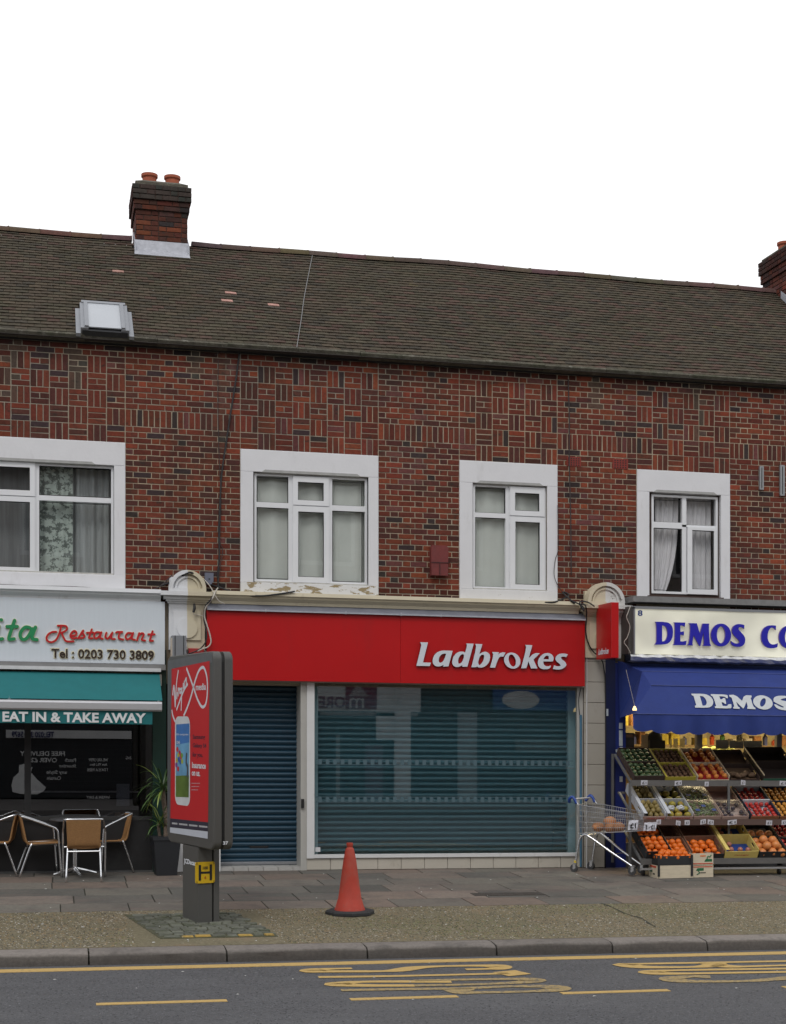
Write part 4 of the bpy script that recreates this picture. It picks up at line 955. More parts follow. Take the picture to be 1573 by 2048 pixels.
# awning
AW = thing('restaurant_awning', 'teal retractable awning with silver front bar and white lettering on its valance', 'awning', (-.5, -.4, 2))
ax1 = F(319, 1345, -.15)[0]; zt_ = za(150, 1345, -.17); ax0 = -4.5
zb_ = za(150, 1399, -.7)
mb = MB(); n = 24; vs = []
for i in range(n+1):
    x = ax0+(ax1-ax0)*i/n
    for k in range(5): t = k/4; vs.append((x, -.17-.53*t, zt_+(zb_-zt_)*t-.012*sin(pi*t)+rnd(-.002, .002)))
mb.add(vs, [(i*5+k, (i+1)*5+k, (i+1)*5+k+1, i*5+k+1) for i in range(n) for k in range(4)]); mb.build('canvas', TEAL, AW, smooth='all')
zb2 = za(160, 1421, -.75); zb3 = za(160, 1401, -.75)
mb = MB(); pr = [(-.70, zb3), (-.76, zb3-.01), (-.775, zb3-.03), (-.77, zb2+.02), (-.75, zb2), (-.70, zb2)]
mb.prism(pr, ax0-.02, F(324, 1410, -.75)[0], 'x'); mb.build('front_bar', mat('silver_bar', (.55, .55, .57), .35, .04, 4, metal=.3), AW)
zv = za(150, 1447.5, -.72); xv1 = F(305, 1430, -.72)[0]
mb = MB(); n = 40; vs = []
for i in range(n+1):
    x = ax0+(xv1-ax0)*i/n; y_ = -.725+.006*sin(i*1.1)
    vs += [(x, y_, zb2+.01), (x, y_+.004*sin(i*.7), zv)]
mb.add(vs, [(2*i, 2*i+2, 2*i+3, 2*i+1) for i in range(n)]); mb.build('valance', TEAL, AW, smooth='all')
a = R2W(5, 292, 1425, 1447, -.735)
text('EAT IN & TAKE AWAY', a[0], a[1], za(150, 1446, -.735)+.005, za(150, 1425, -.735), -.735, mat('valance_white', (.7, .72, .73), .6), 'lettering', AW, .003, .035)
MB().box(ax0, F(322, 1340, -.2)[0], -.22, -.03, za(160, 1341, -.2), za(160, 1334, -.2)).build('cassette', mat('white_cassette', (.62, .62, .63), .4), AW)
for X_ in (ax1-.05, ax1-1.9, ax0+.1):
    MB().tube([(X_, -.05, zt_-.25), (X_-.02, -.4, zt_-.2), (X_, -.7, zb_-.02)], .018, 8).build('folding_arm', GREYB, AW)
MB().box(F(315, 1360)[0], F(322, 1360)[0], -.15, .0, za(318, 1372), za(318, 1350)).build('end_bracket', STEEL, AW)

# ================================================================== GROCERY
GF = thing('grocery_shop_front', 'lit grocery shop front with blue paintwork behind the fruit display', 'shop front', (10, 0, 0))
xn0 = pxb; xn1 = F(1237, 1500, -.05)[0]
MB().box(xn0+.002, F(1228, 1500)[0], -.07, .2, 0, zt1_+.05).build('navy_pilaster', NAVY, GF)
MB().box(F(1228.5, 1500)[0], F(1250, 1500)[0], -.045, .2, 0, 2.9).build('blue_post', mat('blue_post_paint', (.015, .03, .2), .45, .1, 5), GF)
gx0, gx1 = F(1250, 1500)[0], 16.; ztop = 3.4
MULG = mat('grey_mullion', (.16, .16, .17), .4, .1, 5, metal=.4)
for a_, b_ in ((1393, 1404), (1553, 1563), (1720, 1730)): MB().box(F(a_, 1500)[0], F(b_, 1500)[0], -.03, .05, .0, 2.7).build('mullion', MULG, GF)
MB().box(gx0, gx1, -.03, .05, .0, .35).build('base_panel', MULG, GF)
MB().box(gx0, gx1, -.03, .05, 2.3, 3.4).build('upper_panel', NAVY, GF)
MB().box(gx0, gx1, .0, .008, .35, 2.3).build('window_pane', glassmat('grocery_glass', .9, .0), GF)
ib = MB(); WARM = mat('warm_shop_wall', (.30, .24, .12), .8, .55, 3.5)
ib.add([(gx0,.06,.02),(gx1,.06,.02),(gx1,.06,2.6),(gx0,.06,2.6),(gx0,2.2,.02),(gx1,2.2,.02),(gx1,2.2,2.6),(gx0,2.2,2.6)], [(4,5,6,7),(0,1,5,4),(1,2,6,5),(2,3,7,6),(3,0,4,7)]); ib.build('shop_room', WARM, GF)
SHW = mat('shelf_timber', (.28, .19, .09), .7, .2, 6)
shf = MB()
shf.box(gx0+.1, gx0+.9, 1.2, 1.6, .05, 1.9); shf.build('inner_shelf', SHW, GF)
# shop lamps
lampm = mat('strip_lamp', (1, .86, .5), .5, 0, 1, emis=6)
for X_ in (gx0+1.0, gx0+2.6, gx0+4.2):
    MB().box(X_, X_+.9, .9, 1.0, 2.5, 2.54).build('strip_lamp', lampm, GF)
la = bpy.data.lights.new('shop_lamp', 'AREA'); la.energy = 110; la.color = (1, .82, .48); la.shape = 'RECTANGLE'; la.size = 4.5; la.size_y = .6
lo = bpy.data.objects.new('shop_lamp', la); col.objects.link(lo); lo.location = (gx0+2.5, .95, 2.45)
# items seen through the glass
pp = MB(); PAP = mat('yellow_price_paper', (.8, .66, .3), .8, .05, 3)
for (xa_, xb_, ya_, yb_) in ((1340, 1344, 1478, 1496), (1347, 1356, 1477, 1496), (1360, 1370, 1477, 1495)):
    a = R2W(xa_, xb_, ya_, yb_, .04); MB().box(a[0], a[1], .03, .033, a[2], a[3]).build('price_paper', PAP, GF)
a = R2W(1473, 1485, 1468, 1482, .03); MB().box(a[0], a[1], .02, .023, a[2], a[3]).build('price_paper', PAP, GF)
text('£5', a[0]+.012, a[1]-.012, a[2]+.02, a[3]-.02, .02, BLACKP, 'lettering', GF, .002, .02)
GP = mat('grey_backing_paper', (.22, .22, .2), .9, .1, 4)
for r_ in ((1432, 1458, 1480, 1498), (1459, 1487, 1481, 1497), (1488, 1524, 1482, 1510)):
    a = R2W(*r_, .04); MB().box(a[0], a[1], .03, .034, a[2], a[3]).build('paper_panel', GP, GF)
a = R2W(1247, 1268, 1466, 1501, .0); MB().box(a[0], a[1], -.02, -.01, a[2], a[3]).build('poster', mat('dark_poster', (.04, .035, .035), .5, .5, 10), GF)
a = R2W(1249, 1266, 1469, 1475, .0); MB().box(a[0], a[1], -.024, -.0205, a[2], a[3]).build('poster_heading', mat('brown_poster', (.2, .1, .06), .5, .5, 12), GF)
a = R2W(1283, 1296, 1470, 1505, .05); MB().box(a[0], a[1], .04, .05, a[2], a[3]).build('cardboard_sheet', mat('cardboard_pale', (.3, .22, .14), .8), GF)
a = R2W(1307, 1338, 1462, 1500, .08); mb = MB(); mb.ball(((a[0]+a[1])/2, .3, (a[2]+a[3])/2), .14, 12, 8, (.85, .5, 1)); mb.box(a[0], a[1], .2, .4, a[2]-.1, (a[2]+a[3])/2); mb.build('hanging_coat', mat('black_cloth', (.01, .01, .012), .9), GF, smooth=True)
a = R2W(1323, 1362, 1570, 1590, .1); MB().box(a[0], a[1], .12, .35, a[2]-.1, a[3]).build('cardboard_box', mat('orange_cardboard', (.42, .26, .08), .8), GF)
mb = MB(); YM = mat('yellow_melon', (.62, .62, .12), .5, .1, 6)
zsh = F(1440, 1509, .7)[1]
MB().box(F(1400, 1500, .5)[0], F(1900, 1500, .5)[0], .5, .95, zsh-.04, zsh-.005).build('melon_shelf', SHW, GF)
x_ = 1412
for dx in (0, 17, 34, 50): 
    X_ = F(x_+dx, 1505, .62)[0]; m_ = MB(); m_.ball((X_, .62, zsh+.06), .065, 12, 8, (1.2, 1, .9)); tag(m_.build('melon', YM, None, smooth='all'), 'yellow melon on the shelf inside the lit shop window', 'melon', 'melons inside the shop')
for dx in (112, 124, 136, 148):
    X_ = F(x_+dx, 1505, .62)[0]; m_ = MB(); m_.ball((X_, .62, zsh+.05), .055, 12, 8, (1.1, 1, .9)); tag(m_.build('lettuce', mat('leaf_green', (.08, .3, .05), .6, .2, 20), None, smooth='all'), 'green lettuce on the shelf inside the lit shop window', 'lettuce', 'lettuces inside the shop')
random.seed(11)
gcol = [(.5, .08, .03), (.45, .35, .05), (.08, .2, .05), (.5, .45, .35), (.1, .12, .3), (.3, .14, .05)]
for z_ in (.93, 1.19, 1.48, 1.74, 2.02):
    x_ = gx0+(1.05 if z_ < 1.7 else .15); yo_ = 0 if z_ < 1.7 else .55
    while x_ < gx0+5:
        w_ = rnd(.08, .22); h_ = rnd(.08, .2); ci = random.randrange(6)
        m_ = MB()
        if ci % 2: m_.box(x_, x_+w_*.8, .55+yo_, .75+yo_, z_, z_+h_)
        else: m_.lathe([(.035, z_), (.038, z_+h_*.7), (.015, z_+h_*.85), (.015, z_+h_)], x_+.05, .62+yo_, 10)
        m_.build('packet', mat('packet_%d' % ci, gcol[ci], .5, .4, 14), GF); x_ += w_+.02
    MB().box(gx0+(1.0 if z_ < 1.7 else .1), gx0+5.2, .5+yo_, .9+yo_, z_-.03, z_-.001).build('inner_shelf', SHW, GF)
# papers on the blue post
for k, r_ in enumerate(((1239, 1246, 1446, 1458), (1239, 1246, 1461, 1492), (1240, 1246, 1494, 1506), (1232, 1237, 1499, 1505), (1240, 1246, 1553, 1564))):
    a = R2W(*r_, -.05); MB().box(a[0], a[1], -.052, -.048, a[2], a[3]).build('sticker', mat('sticker_white', (.5, .55, .6), .7, .2, 30), GF)
a = R2W(1213, 1220, 1418, 1432, -.07); MB().box(a[0], a[0]+.03, -.076, -.07, a[2], a[3]).build('torn_paper', MATS['sticker_white'], GF)
# grocery sign
gz0, gz1 = za(1420, 1311, -.42), za(1420, 1219, -.42); gsx = F(1268, 1260, -.42)[0]
GS = thing('grocery_sign', 'backlit cream grocery sign with blue lettering above the blue awning', 'sign', (12, -.42, gz0))
def backlit():
    m = mat('backlit_cream', (.62, .61, .52), .35, .03, 2); t = m.node_tree; N = t.nodes; p = N['Principled BSDF']; L = t.links
    p.inputs['Emission Color'].default_value = (1, .98, .78, 1)
    geo = N.new('ShaderNodeNewGeometry'); n = N.new('ShaderNodeTexNoise'); n.inputs['Scale'].default_value = 1.1; L.new(geo.outputs['Position'], n.inputs[0])
    r = N.new('ShaderNodeMapRange'); r.inputs[1].default_value = .4; r.inputs[2].default_value = .65; r.inputs[3].default_value = .16; r.inputs[4].default_value = .42
    L.new(n.outputs[0], r.inputs[0]); L.new(r.outputs[0], p.inputs['Emission Strength']); return m
BL_ = backlit()
xj = F(1387, 1240, -.42)[0]
MB().box(gsx+.02, xj-.001, -.415, -.3, gz0, gz1-.02).build('panel', BL_, GS); MB().box(xj+.001, 15.5, -.4155, -.3, gz0, gz1-.02).build('panel', BL_, GS)
mb = MB(); mb.box(gsx-.0, gsx+.02, -.43, -.1, gz0-.01, gz1); mb.box(gsx, 15.5, -.43, -.1, gz1-.02, gz1+.015); mb.build('frame', GREYB, GS)
MB().box(gsx-.06, gsx-.001, -.38, -.0, gz0, gz1+.01).build('end_cap', mat('dark_end_cap', (.07, .065, .06), .6), GS)
# crumpled silver strip under the sign
mb = MB(); n = 90; vs = []
for i in range(n+1):
    x = gsx-.05+(15.5-gsx)*i/n
    for (yy, zz) in ((-.30, -.005), (-.43, -.01), (-.45, -.045), (-.42, -.095), (-.3, -.11)): vs.append((x, yy+rnd(-.008, .008), gz0+zz+rnd(-.01, .01)))
mb.add(vs, [(i*5+k, (i+1)*5+k, (i+1)*5+k+1, i*5+k+1) for i in range(n) for k in range(4)]); mb.build('foil_strip', mat('silver_foil', (.6, .6, .6), .35, .2, 12, .3, 30, metal=.7), GS)
s = 5.558; O = (1290, 1220); BLET = mat('blue_letter', (.02, .017, .40), .35, .03, 2); BLE = mat('letter_edge_purple', (.2, .13, .3), .5)
DM = {'d': [[(112,132),(225,134),(275,150),(306,195),(310,260),(300,320),(265,370),(215,386),(105,388),(122,365),(126,345),(126,155)],[(187,172),(188,350),(215,350),(240,320),(250,260),(240,205),(220,178)]],
 'e': [[(318,138),(445,142),(440,188),(418,175),(390,175),(390,243),(410,243),(432,238),(428,285),(410,278),(390,275),(390,350),(425,352),(460,342),(450,392),(308,392),(328,370),(332,155)]],
 'm': [[(485,148),(574,150),(608,268),(638,152),(712,153),(706,172),(714,360),(732,402),(642,400),(655,375),(648,250),(612,402),(598,400),(538,280),(522,375),(532,396),(468,394),(490,365),(505,170)]],
 'o': [ell(843, 280, 112, 128), ell(843, 278, 47, 94)],
 's': [[(1102,168),(1100,212),(1075,192),(1042,194),(1035,212),(1060,245),(1105,292),(1115,350),(1090,400),(1040,415),(985,405),(956,385),(953,345),(975,362),(1010,377),(1043,370),(1048,345),(1000,300),(965,255),(965,200),(1000,165),(1045,155)]],
 'c': [[(1453,175),(1452,225),(1430,200),(1400,195),(1372,225),(1357,290),(1367,350),(1400,385),(1440,385),(1475,372),(1468,415),(1420,430),(1350,420),(1300,370),(1285,300),(1300,225),(1345,180),(1400,170)]],
 'o2': [ell(1597, 303, 112, 128), ell(1597, 302, 45, 94)]}
for ch, lp in DM.items(): glyph(pxl(lp, s, *O, -.43), -.425, .03, 'letter_'+ch[0], [BLET, BLE], GS)
a = R2W(1276.5, 1286, 1220.5, 1232, -.42); text('8', a[0], a[1], a[2], a[3], -.4152, mat('number_blue', (.03, .06, .2), .5), 'number', GS, .004, .03)
# blue awning: Dutch-blind shape
GA_ = thing('grocery_awning', 'blue canvas awning with white lettering and a scalloped hem over the fruit display', 'awning', (12, -.8, 1.9))
XE = 15.5
T0 = (*F(1262, 1327, -.12), -.12); T1 = (*F(1285, 1343, -.55), -.55); T2 = (*F(1303, 1371, -.95), -.95); T3 = (*F(1266, 1428, -1.15), -1.15)
W0 = (*F(1236, 1322, -.05), -.05); W1 = (*F(1240, 1436, -.1), -.1)
def zl_(p, dx=0): return p
def v3(p): return (p[0], p[2], p[1])
def strip_(pa, pb, n=36, sag=.0, amp=.004):
    # strip between two left points running to the right end, as canvas with ripples
    mb = MB(); vs = []
    for i in range(n+1):
        t = i/n
        for k in range(4):
            s_ = k/3; x = (pa[0]*(1-s_)+pb[0]*s_); x = x+(XE-x)*t; y = pa[2]*(1-s_)+pb[2]*s_; zz = pa[1]*(1-s_)+pb[1]*s_
            vs.append((x, y+amp*sin(t*40+s_*2)*sin(pi*s_), zz+amp*sin(t*23+s_)*sin(pi*s_)))
    mb.add(vs, [(i*4+k, (i+1)*4+k, (i+1)*4+k+1, i*4+k+1) for i in range(n) for k in range(3)]); return mb
strip_(T0, T1).build('canvas', BLUEC, GA_, smooth='all'); strip_(T1, T2).build('canvas', BLUEC, GA_, smooth='all'); strip_(T2, T3).build('canvas', BLUEC, GA_, smooth='all')
mb = MB(); mb.add([v3(W0), v3(T0), v3(T1), v3(T2), v3(T3), v3(W1)], [(0,1,2,5),(2,3,4),(2,4,5)]); mb.build('side_canvas', BLUEC, GA_)
# hem with scallops
zh0 = T3[1]; zh1 = F(1420, 1468, -1.16)[1]; mb = MB(); n = 220; vs = []
for i in range(n+1):
    x = T3[0]+(XE-T3[0])*i/n; ph = (x-T3[0])/.27; sc_ = abs(sin(pi*ph)); zz = zh1+.03-.045*sc_**.6+.035*math.exp(-((x-T3[0]-.1)/.3)**2)
    yy = -1.155+.02*sin(x*9)+.012*sin(x*23)
    vs += [(x, -1.152, zh0), (x, (yy-1.152)/2-.004, (zh0+zz)/2), (x, yy, zz)]
mb.add(vs, [(3*i+k, 3*(i+1)+k, 3*(i+1)+k+1, 3*i+k+1) for i in range(n) for k in range(2)]); mb.build('scalloped_hem', BLUEC, GA_, smooth='all')
pc = MB()
for p in (T1, T2, T3): pc.tube([(p[0], p[2]-.006, p[1]+.002), (XE, p[2]-.006, p[1]+.002)], .006, 5)
pc.build('piping', mat('blue_piping', (.05, .07, .22), .6), GA_)
s = 7.75; O = (1370, 1370)
DA = {'d': [[(120,135),(300,135),(380,155),(435,210),(435,280),(390,340),(310,357),(135,352),(135,325),(160,316),(148,170),(122,160)],[(245,172),(256,320),(290,325),(325,300),(335,245),(310,190),(275,172)]],
 'e': [[(420,142),(660,148),(682,165),(672,208),(650,205),(632,180),(548,175),(554,225),(585,220),(600,202),(632,205),(630,292),(610,297),(590,272),(562,268),(566,325),(640,330),(662,297),(707,300),(700,350),(680,368),(445,360),(442,335),(466,328),(450,180),(420,165)]],
 'm': [[(705,155),(800,150),(887,248),(940,158),(1050,162),(1050,190),(1030,202),(1040,340),(1070,355),(1065,378),(940,372),(945,345),(955,338),(950,262),(885,366),(870,365),(792,262),(802,338),(825,350),(820,372),(725,368),(725,345),(746,335),(735,197),(708,185)]],
 'o': [ell(1205, 272, 150, 112), ell(1205, 272, 42, 66, .5)],
 's': [[(1700,180),(1700,240),(1670,225),(1610,200),(1520,212),(1490,228),(1520,245),(1650,268),(1720,310),(1710,370),(1620,400),(1500,395),(1400,370),(1368,305),(1400,300),(1440,330),(1500,355),(1515,340),(1440,300),(1375,260),(1385,200),(1450,170),(1550,165),(1660,185)]]}
vm = mat('awning_white', (.55, .58, .6), .7, .1, 8)
slp = (T3[2]-T2[2])/(T3[1]-T2[1])
for ch, lp in DA.items():
    Yl = -1.05; o_ = glyph(pxl(lp, s, *O, Yl), 0, .002, 'letter_'+ch, [vm], GA_)
    for v in o_.data.vertices:      # lay the letter on the slanting canvas
        wz = v.co.z+WL[o_].z; v.co.y += T2[2]+(wz-T2[1])*slp-.012
# hanging lamp on a cord by the awning corner
lx, lz = F(1270, 1418, -1.18); 
HL = thing('hanging_lamp', 'small lit lamp hanging on a cord at the left corner of the blue awning', 'lamp', (lx, -1.18, lz))
MB().tube([(lx-.05, -1.0, F(1262, 1340, -1.0)[1]), (lx, -1.18, lz+.04)], .003, 4).build('cord', mat('pale_cord', (.4, .35, .3), .7), HL)
mb = MB(); mb.lathe([(.03, lz-.02), (.028, lz), (.012, lz+.035), (.0, lz+.04)], lx, -1.18, 10); mb.build('bulb', mat('warm_bulb', (1, .75, .3), .3, 0, 1, emis=1.6), HL, smooth=True)

# ================================================================== THINGS ON THE FACADE
AB = thing('alarm_box', 'faded red bell box on the brick wall between the two middle windows', 'alarm box', (F(880, 1120)[0], -.06, za(880, 1152)))
a = R2W(863, 896, 1091, 1151, -.1); ALM = mat('faded_red_box', (.16, .026, .024), .6, .2, 12, stain=[((.12, .03, .03), .5, .5, .7, (10, 10, 5))])
mb = MB(); mb.prism([(a[0], a[2]), (a[1], a[2]+.0), (a[1]+.005, a[3]-.03), (a[1]-.02, a[3]), (a[0]+.01, a[3]-.0), (a[0]-.005, a[3]-.04)], -.12, -.02); mb.build('case', ALM, AB)
mb = MB(); mb.box(a[0]-.008, a[1]+.03, -.128, -.12, (a[2]+a[3])/2-.035, (a[2]+a[3])/2-.025); mb.tube([((a[0]+a[1])/2, -.125, a[2]), ((a[0]+a[1])/2, -.125, (a[2]+a[3])/2-.03)], .006, 5); mb.build('strap', mat('rusty_strap', (.06, .02, .02), .8), AB)
JB = R2W(410, 427, 1146, 1169, -.05)
mb = MB(); mb.prism([(JB[0]+.03, JB[2]), (JB[1]-.03, JB[2]), (JB[1], JB[2]+.04), (JB[1], JB[3]), (JB[0], JB[3]), (JB[0], JB[2]+.04)], -.07, .0)
jb = thing('junction_box', 'small grey junction box on the bricks above the cream pilaster', 'box', ((JB[0]+JB[1])/2, -.05, JB[2]))
mb.build('case', mat('blue_grey_box', (.13, .14, .19), .6, .1, 10), jb); MB().box((JB[0]+JB[1])/2-.01, (JB[0]+JB[1])/2+.01, -.074, -.07, JB[2]+.06, JB[2]+.08).build('keyhole', BLACKP, jb)
for i, (r_, lb) in enumerate((((1521, 1529, 932, 979), 'left one of two grey vertical channel brackets high on the right wall'), ((1562, 1571, 930, 991), 'right one of two grey vertical channel brackets, cut by the picture edge'))):
    a = R2W(*r_, -.05); mb = MB(); mb.box(a[0], a[1], -.045, -.008, a[2], a[3]); mb.m = 1; mb.box((a[0]+a[1])/2-.006, (a[0]+a[1])/2+.006, -.047, -.045, a[2]+.02, a[3]-.02)
    tag(mb.build('wall_bracket', [mat('galvanised_steel', (.3, .31, .32), .5, .15, 20, metal=.4), DARKI]), lb, 'bracket', 'grey brackets on the right wall')
def cable(name, label, P, r, m, Y=-.03):
    pts = [(*F(a, b, (c[0] if c else Y)), (c[0] if c else Y)) for a, b, *c in P]
    o = MB().tube(smooth_path([(p[0], p[2], p[1]) for p in pts], 5), r, 5).build(name, m, None, smooth='all'); tag(o, label, 'cable'); return o
BLK = mat('black_cable', (.02, .02, .022), .6, .1, 5); PALEC = mat('pale_cable', (.5, .47, .42), .6, .1, 5); TARC = mat('dirty_cable', (.05, .04, .04), .8, .2, 12)
cable('wall_cable', 'black cable running down the bricks left of the three light window', [(494, 694), (482, 698), (478, 715), (472, 760), (461, 830), (452, 890), (444, 945), (441, 990), (438, 1060), (439, 1110), (436, 1150), (437, 1180)], .012, BLK)
cable('thin_wall_cable', 'thin dark wire down the bricks beside the black cable', [(437, 720), (436, 800), (438, 900), (442, 1000), (440, 1080), (446, 1100), (441, 1130), (436, 1175)], .005, TARC)
cable('looped_cable', 'short grey cable looping over the eaves above the black wall cable', [(430, 710), (445, 702), (460, 698), (474, 702), (480, 708)], .006, TARC)
cable('ledge_cable', 'dark cable sagging along the cream cornice under the peeling sill', [(322, 1172), (345, 1162), (372, 1148, -.24), (385, 1146, -.24), (412, 1165), (440, 1175), (480, 1188, -.12), (520, 1192, -.22), (560, 1188, -.22), (590, 1183, -.22)], .012, BLK)
cable('left_ledge_cable', 'thin dark cable along the top of the white cornice at the left', [(-20, 1168, -.06), (60, 1172, -.06), (150, 1174, -.06), (250, 1180, -.06), (310, 1178, -.1), (345, 1150, -.1)], .008, TARC)
cable('pale_cable', 'pale cable hanging down beside the cream pilaster head', [(436, 1176), (430, 1185, -.26), (425, 1197, -.3), (412, 1215, -.24), (409, 1232, -.2), (414, 1250, -.2), (420, 1270, -.2), (422, 1285, -.2), (416, 1294, -.2), (405, 1298, -.2), (395, 1303, -.2)], .010, PALEC)
cable('dark_drop_cable', 'black cable hanging beside the pale one on the cream pilaster', [(432, 1178), (424, 1196, -.3), (410, 1216, -.22), (408, 1240, -.19), (413, 1262, -.2), (412, 1282, -.2), (400, 1298, -.2), (378, 1308, -.2)], .009, BLK)
cable('white_tail_cable', 'short white cable drooping over the lead flashing', [(408, 1158), (420, 1172, -.2), (430, 1190, -.28), (438, 1202, -.28), (450, 1208, -.25)], .006, PALEC)
cable('window_side_cable', 'thin black cable curving down the white surround of the two light window', [(1116, 1010), (1117, 1095), (1111, 1120), (1109, 1150), (1117, 1172), (1130, 1190)], .005, BLK, -.035)
cable('party_wall_cable', 'dark cable running straight down the bricks between the right hand windows', [(1137, 758), (1139, 830), (1139, 920), (1142, 1040), (1143, 1150)], .009, TARC)
cable('tangled_cable', 'tangle of black cables above the cream pilaster by the red box sign', [(1090, 1205, -.2), (1115, 1203, -.2), (1138, 1190), (1126, 1185), (1150, 1207, -.2), (1140, 1200, -.2), (1165, 1212, -.28), (1168, 1222, -.28), (1160, 1205, -.28), (1175, 1204, -.28), (1190, 1213, -.3)], .011, BLK)
cable('pilaster_cable', 'black cable dropping behind the projecting red box sign', [(1162, 1208, -.28), (1172, 1212, -.28), (1174, 1235, -.14), (1172, 1260, -.14), (1177, 1285, -.14), (1187, 1303, -.14), (1203, 1318, -.14), (1209, 1340, -.1), (1212, 1400, -.09), (1211, 1740, -.09)], .010, BLK)
cable('curly_cable', 'pale curly cable dangling beside the dark end of the grocery sign', [(1262, 1212, -.4), (1257, 1225, -.4), (1254, 1235, -.4), (1260, 1250, -.4), (1260, 1260, -.4), (1255, 1275, -.4), (1249, 1285, -.4), (1256, 1295, -.4), (1262, 1307, -.4)], .006, PALEC)
SC = thing('wall_lamp_bracket', 'small black fitting fixed high on the cream half of the pilaster head', 'bracket', (F(388, 1222, -.2)[0], -.15, F(388, 1222, -.2)[1]))
mb = MB(); q0 = F(389, 1208, -.17); q1 = F(387, 1225, -.2); mb.tube([(q0[0], -.16, q0[1]), (q0[0], -.2, (q0[1]+q1[1])/2), (q1[0], -.2, q1[1])], [.016, .02, .016], 8); mb.build('fitting', BLACKP, SC)
q2, q3 = F(387, 1229, -.15), F(407, 1232, -.13); MB().tube([(q1[0], -.18, q1[1]), (q2[0], -.15, q2[1]), (q3[0], -.14, q3[1])], .005, 5).build('lead_wire', PALEC, SC)

# ================================================================== ADVERTISING PANEL
Xc0, Zc0 = -2.464, 16.55; U = (.4613, -.8872); NN = (.8872, .4613)
def c2w(a, d): return a*CP+d*SP, -a*SP+d*CP-D0
cxp = Xc0+U[0]*.715+NN[0]*.11; czp = Zc0+U[1]*.715+NN[1]*.11
PXw, PYw = c2w(cxp, czp); uw = (U[0]*CP+U[1]*SP, -U[0]*SP+U[1]*CP); PRZ = math.atan2(uw[1], uw[0])
zg = g(PYw)+.01; rzp = zg-K*(PXw-X0)
def Pn(x, y, noff=0.):
    q = (x-XC)/FPX; ax_, dz_ = Xc0+NN[0]*noff, Zc0+NN[1]*noff
    s_ = (q*dz_-ax_)/(U[0]-U[1]*q); d = dz_+U[1]*s_; return s_-.715, (CAMH-(y-YH)*d/FPX)-rzp
AP = thing('advertising_panel', 'grey free standing advertising panel with a red phone poster behind glass', 'advertising panel', (PXw, PYw, zg), PRZ, True)
zb_, zt_ = Pn(422, 1701)[1], Pn(424, 1302)[1]
def rrect(x0, x1, z0, z1, r, n=6):
    P = []
    for cx, cz, a0 in ((x1-r, z1-r, 0), (x0+r, z1-r, pi/2), (x0+r, z0+r, pi), (x1-r, z0+r, 3*pi/2)):
        P += [(cx+r*cos(a0+pi/2*i/n), cz+r*sin(a0+pi/2*i/n)) for i in range(n+1)]
    return P
def slab(y0, y1, name, r=.09, ins=0, m=POSTG, ch=.012, front=-1):
    P = rrect(-.715+ins, .695-ins, zb_+ins, zt_-ins, r); Q = rrect(-.715+ins+ch, .695-ins-ch, zb_+ins+ch, zt_-ins-ch, r-ch)
    n = len(P); mb = MB(); ya, yb = (y0, y1) if front < 0 else (y1, y0); o_ = ch if front < 0 else -ch
    vs = [(a, ya, b) for a, b in Q]+[(a, ya+o_, b) for a, b in P]+[(a, yb, b) for a, b in P]
    fs = [tuple(range(n)), tuple(range(3*n-1, 2*n-1, -1))]+[(k*n+i, (k+1)*n+i, (k+1)*n+(i+1) % n, k*n+(i+1) % n) for k in range(2) for i in range(n)]
    mb.add(vs, fs); return mb.build(name, m, AP, smooth=True, origin=(0, 0, zb_))
slab(-.10, -.015, 'front_housing'); slab(.02, .11, 'rear_housing', front=1); slab(-.015, .02, 'dark_groove', ins=.03, m=mat('groove_dark', (.03, .03, .03), .6))
def pq(P, off, m, name, parent):
    v = [Pn(*p) for p in P]; v = [(a, -.1005-off, b) for a, b in v]; return MB().add(v, [tuple(range(len(v)))]).build(name, m, parent)
PO = pq([(342, 1338), (418, 1322), (414.7, 1645), (339.5, 1637)], .001, mat('poster_red', (.50, .012, .016), .6, .03, 2), 'poster', AP); PO['label'] = 'red mobile phone poster'
PW = mat('poster_white', (.62, .64, .68), .6, .03, 2); PD = mat('poster_dark', (.06, .012, .03), .6); PNV = mat('poster_navy', (.03, .025, .045), .6)
pq([(339.3, 1637.5), (414.6, 1645.5), (414.4, 1663), (339, 1654)], .001, PNV, 'bottom_band', PO)
pq([(339, 1655), (414.4, 1663.5), (414.2, 1678), (338.8, 1665.5)], .002, mat('white_strip', (.52, .55, .62), .5, .05, 8), 'white_strip', AP)
pq([(334, 1322), (423, 1305), (423, 1325), (342, 1340), (339, 1636), (333, 1668)], .0004, mat('bezel_grey', (.10, .10, .105), .4), 'inner_bezel', AP)
def ribbon(P, r, off, m, name, parent, sc_=9.753, ox=325, oy=1290):
    Q = smooth_path([Vector((*Pn(ox+a/sc_, oy+b/sc_), 0)) for a, b in P], 6) if len(P) > 2 else [Vector((*Pn(ox+a/sc_, oy+b/sc_), 0)) for a, b in P]
    n = len(Q); mb = MB(); vs = []
    for i, p in enumerate(Q):
        d = (Q[min(i+1, n-1)]-Q[max(i-1, 0)]).normalized(); nn = Vector((-d.y, d.x, 0))*r; vs += [(p.x+nn.x, -.1005-off, p.y+nn.y), (p.x-nn.x, -.1005-off, p.y-nn.y)]
    mb.add(vs, [(2*i, 2*i+1, 2*i+3, 2*i+2) for i in range(n-1)]); return mb.build(name, m, parent)
ribbon([(455,450),(520,620),(600,850),(680,1080),(765,1212),(835,1140),(865,900),(855,640),(810,470),(760,440),(690,520),(620,720),(560,950),(480,1200),(400,1385)], .016, .002, PW, 'infinity_loop', PO)
ribbon([(172,1265),(190,1380),(240,1500)], .015, .002, PW, 'loop_tail', PO)
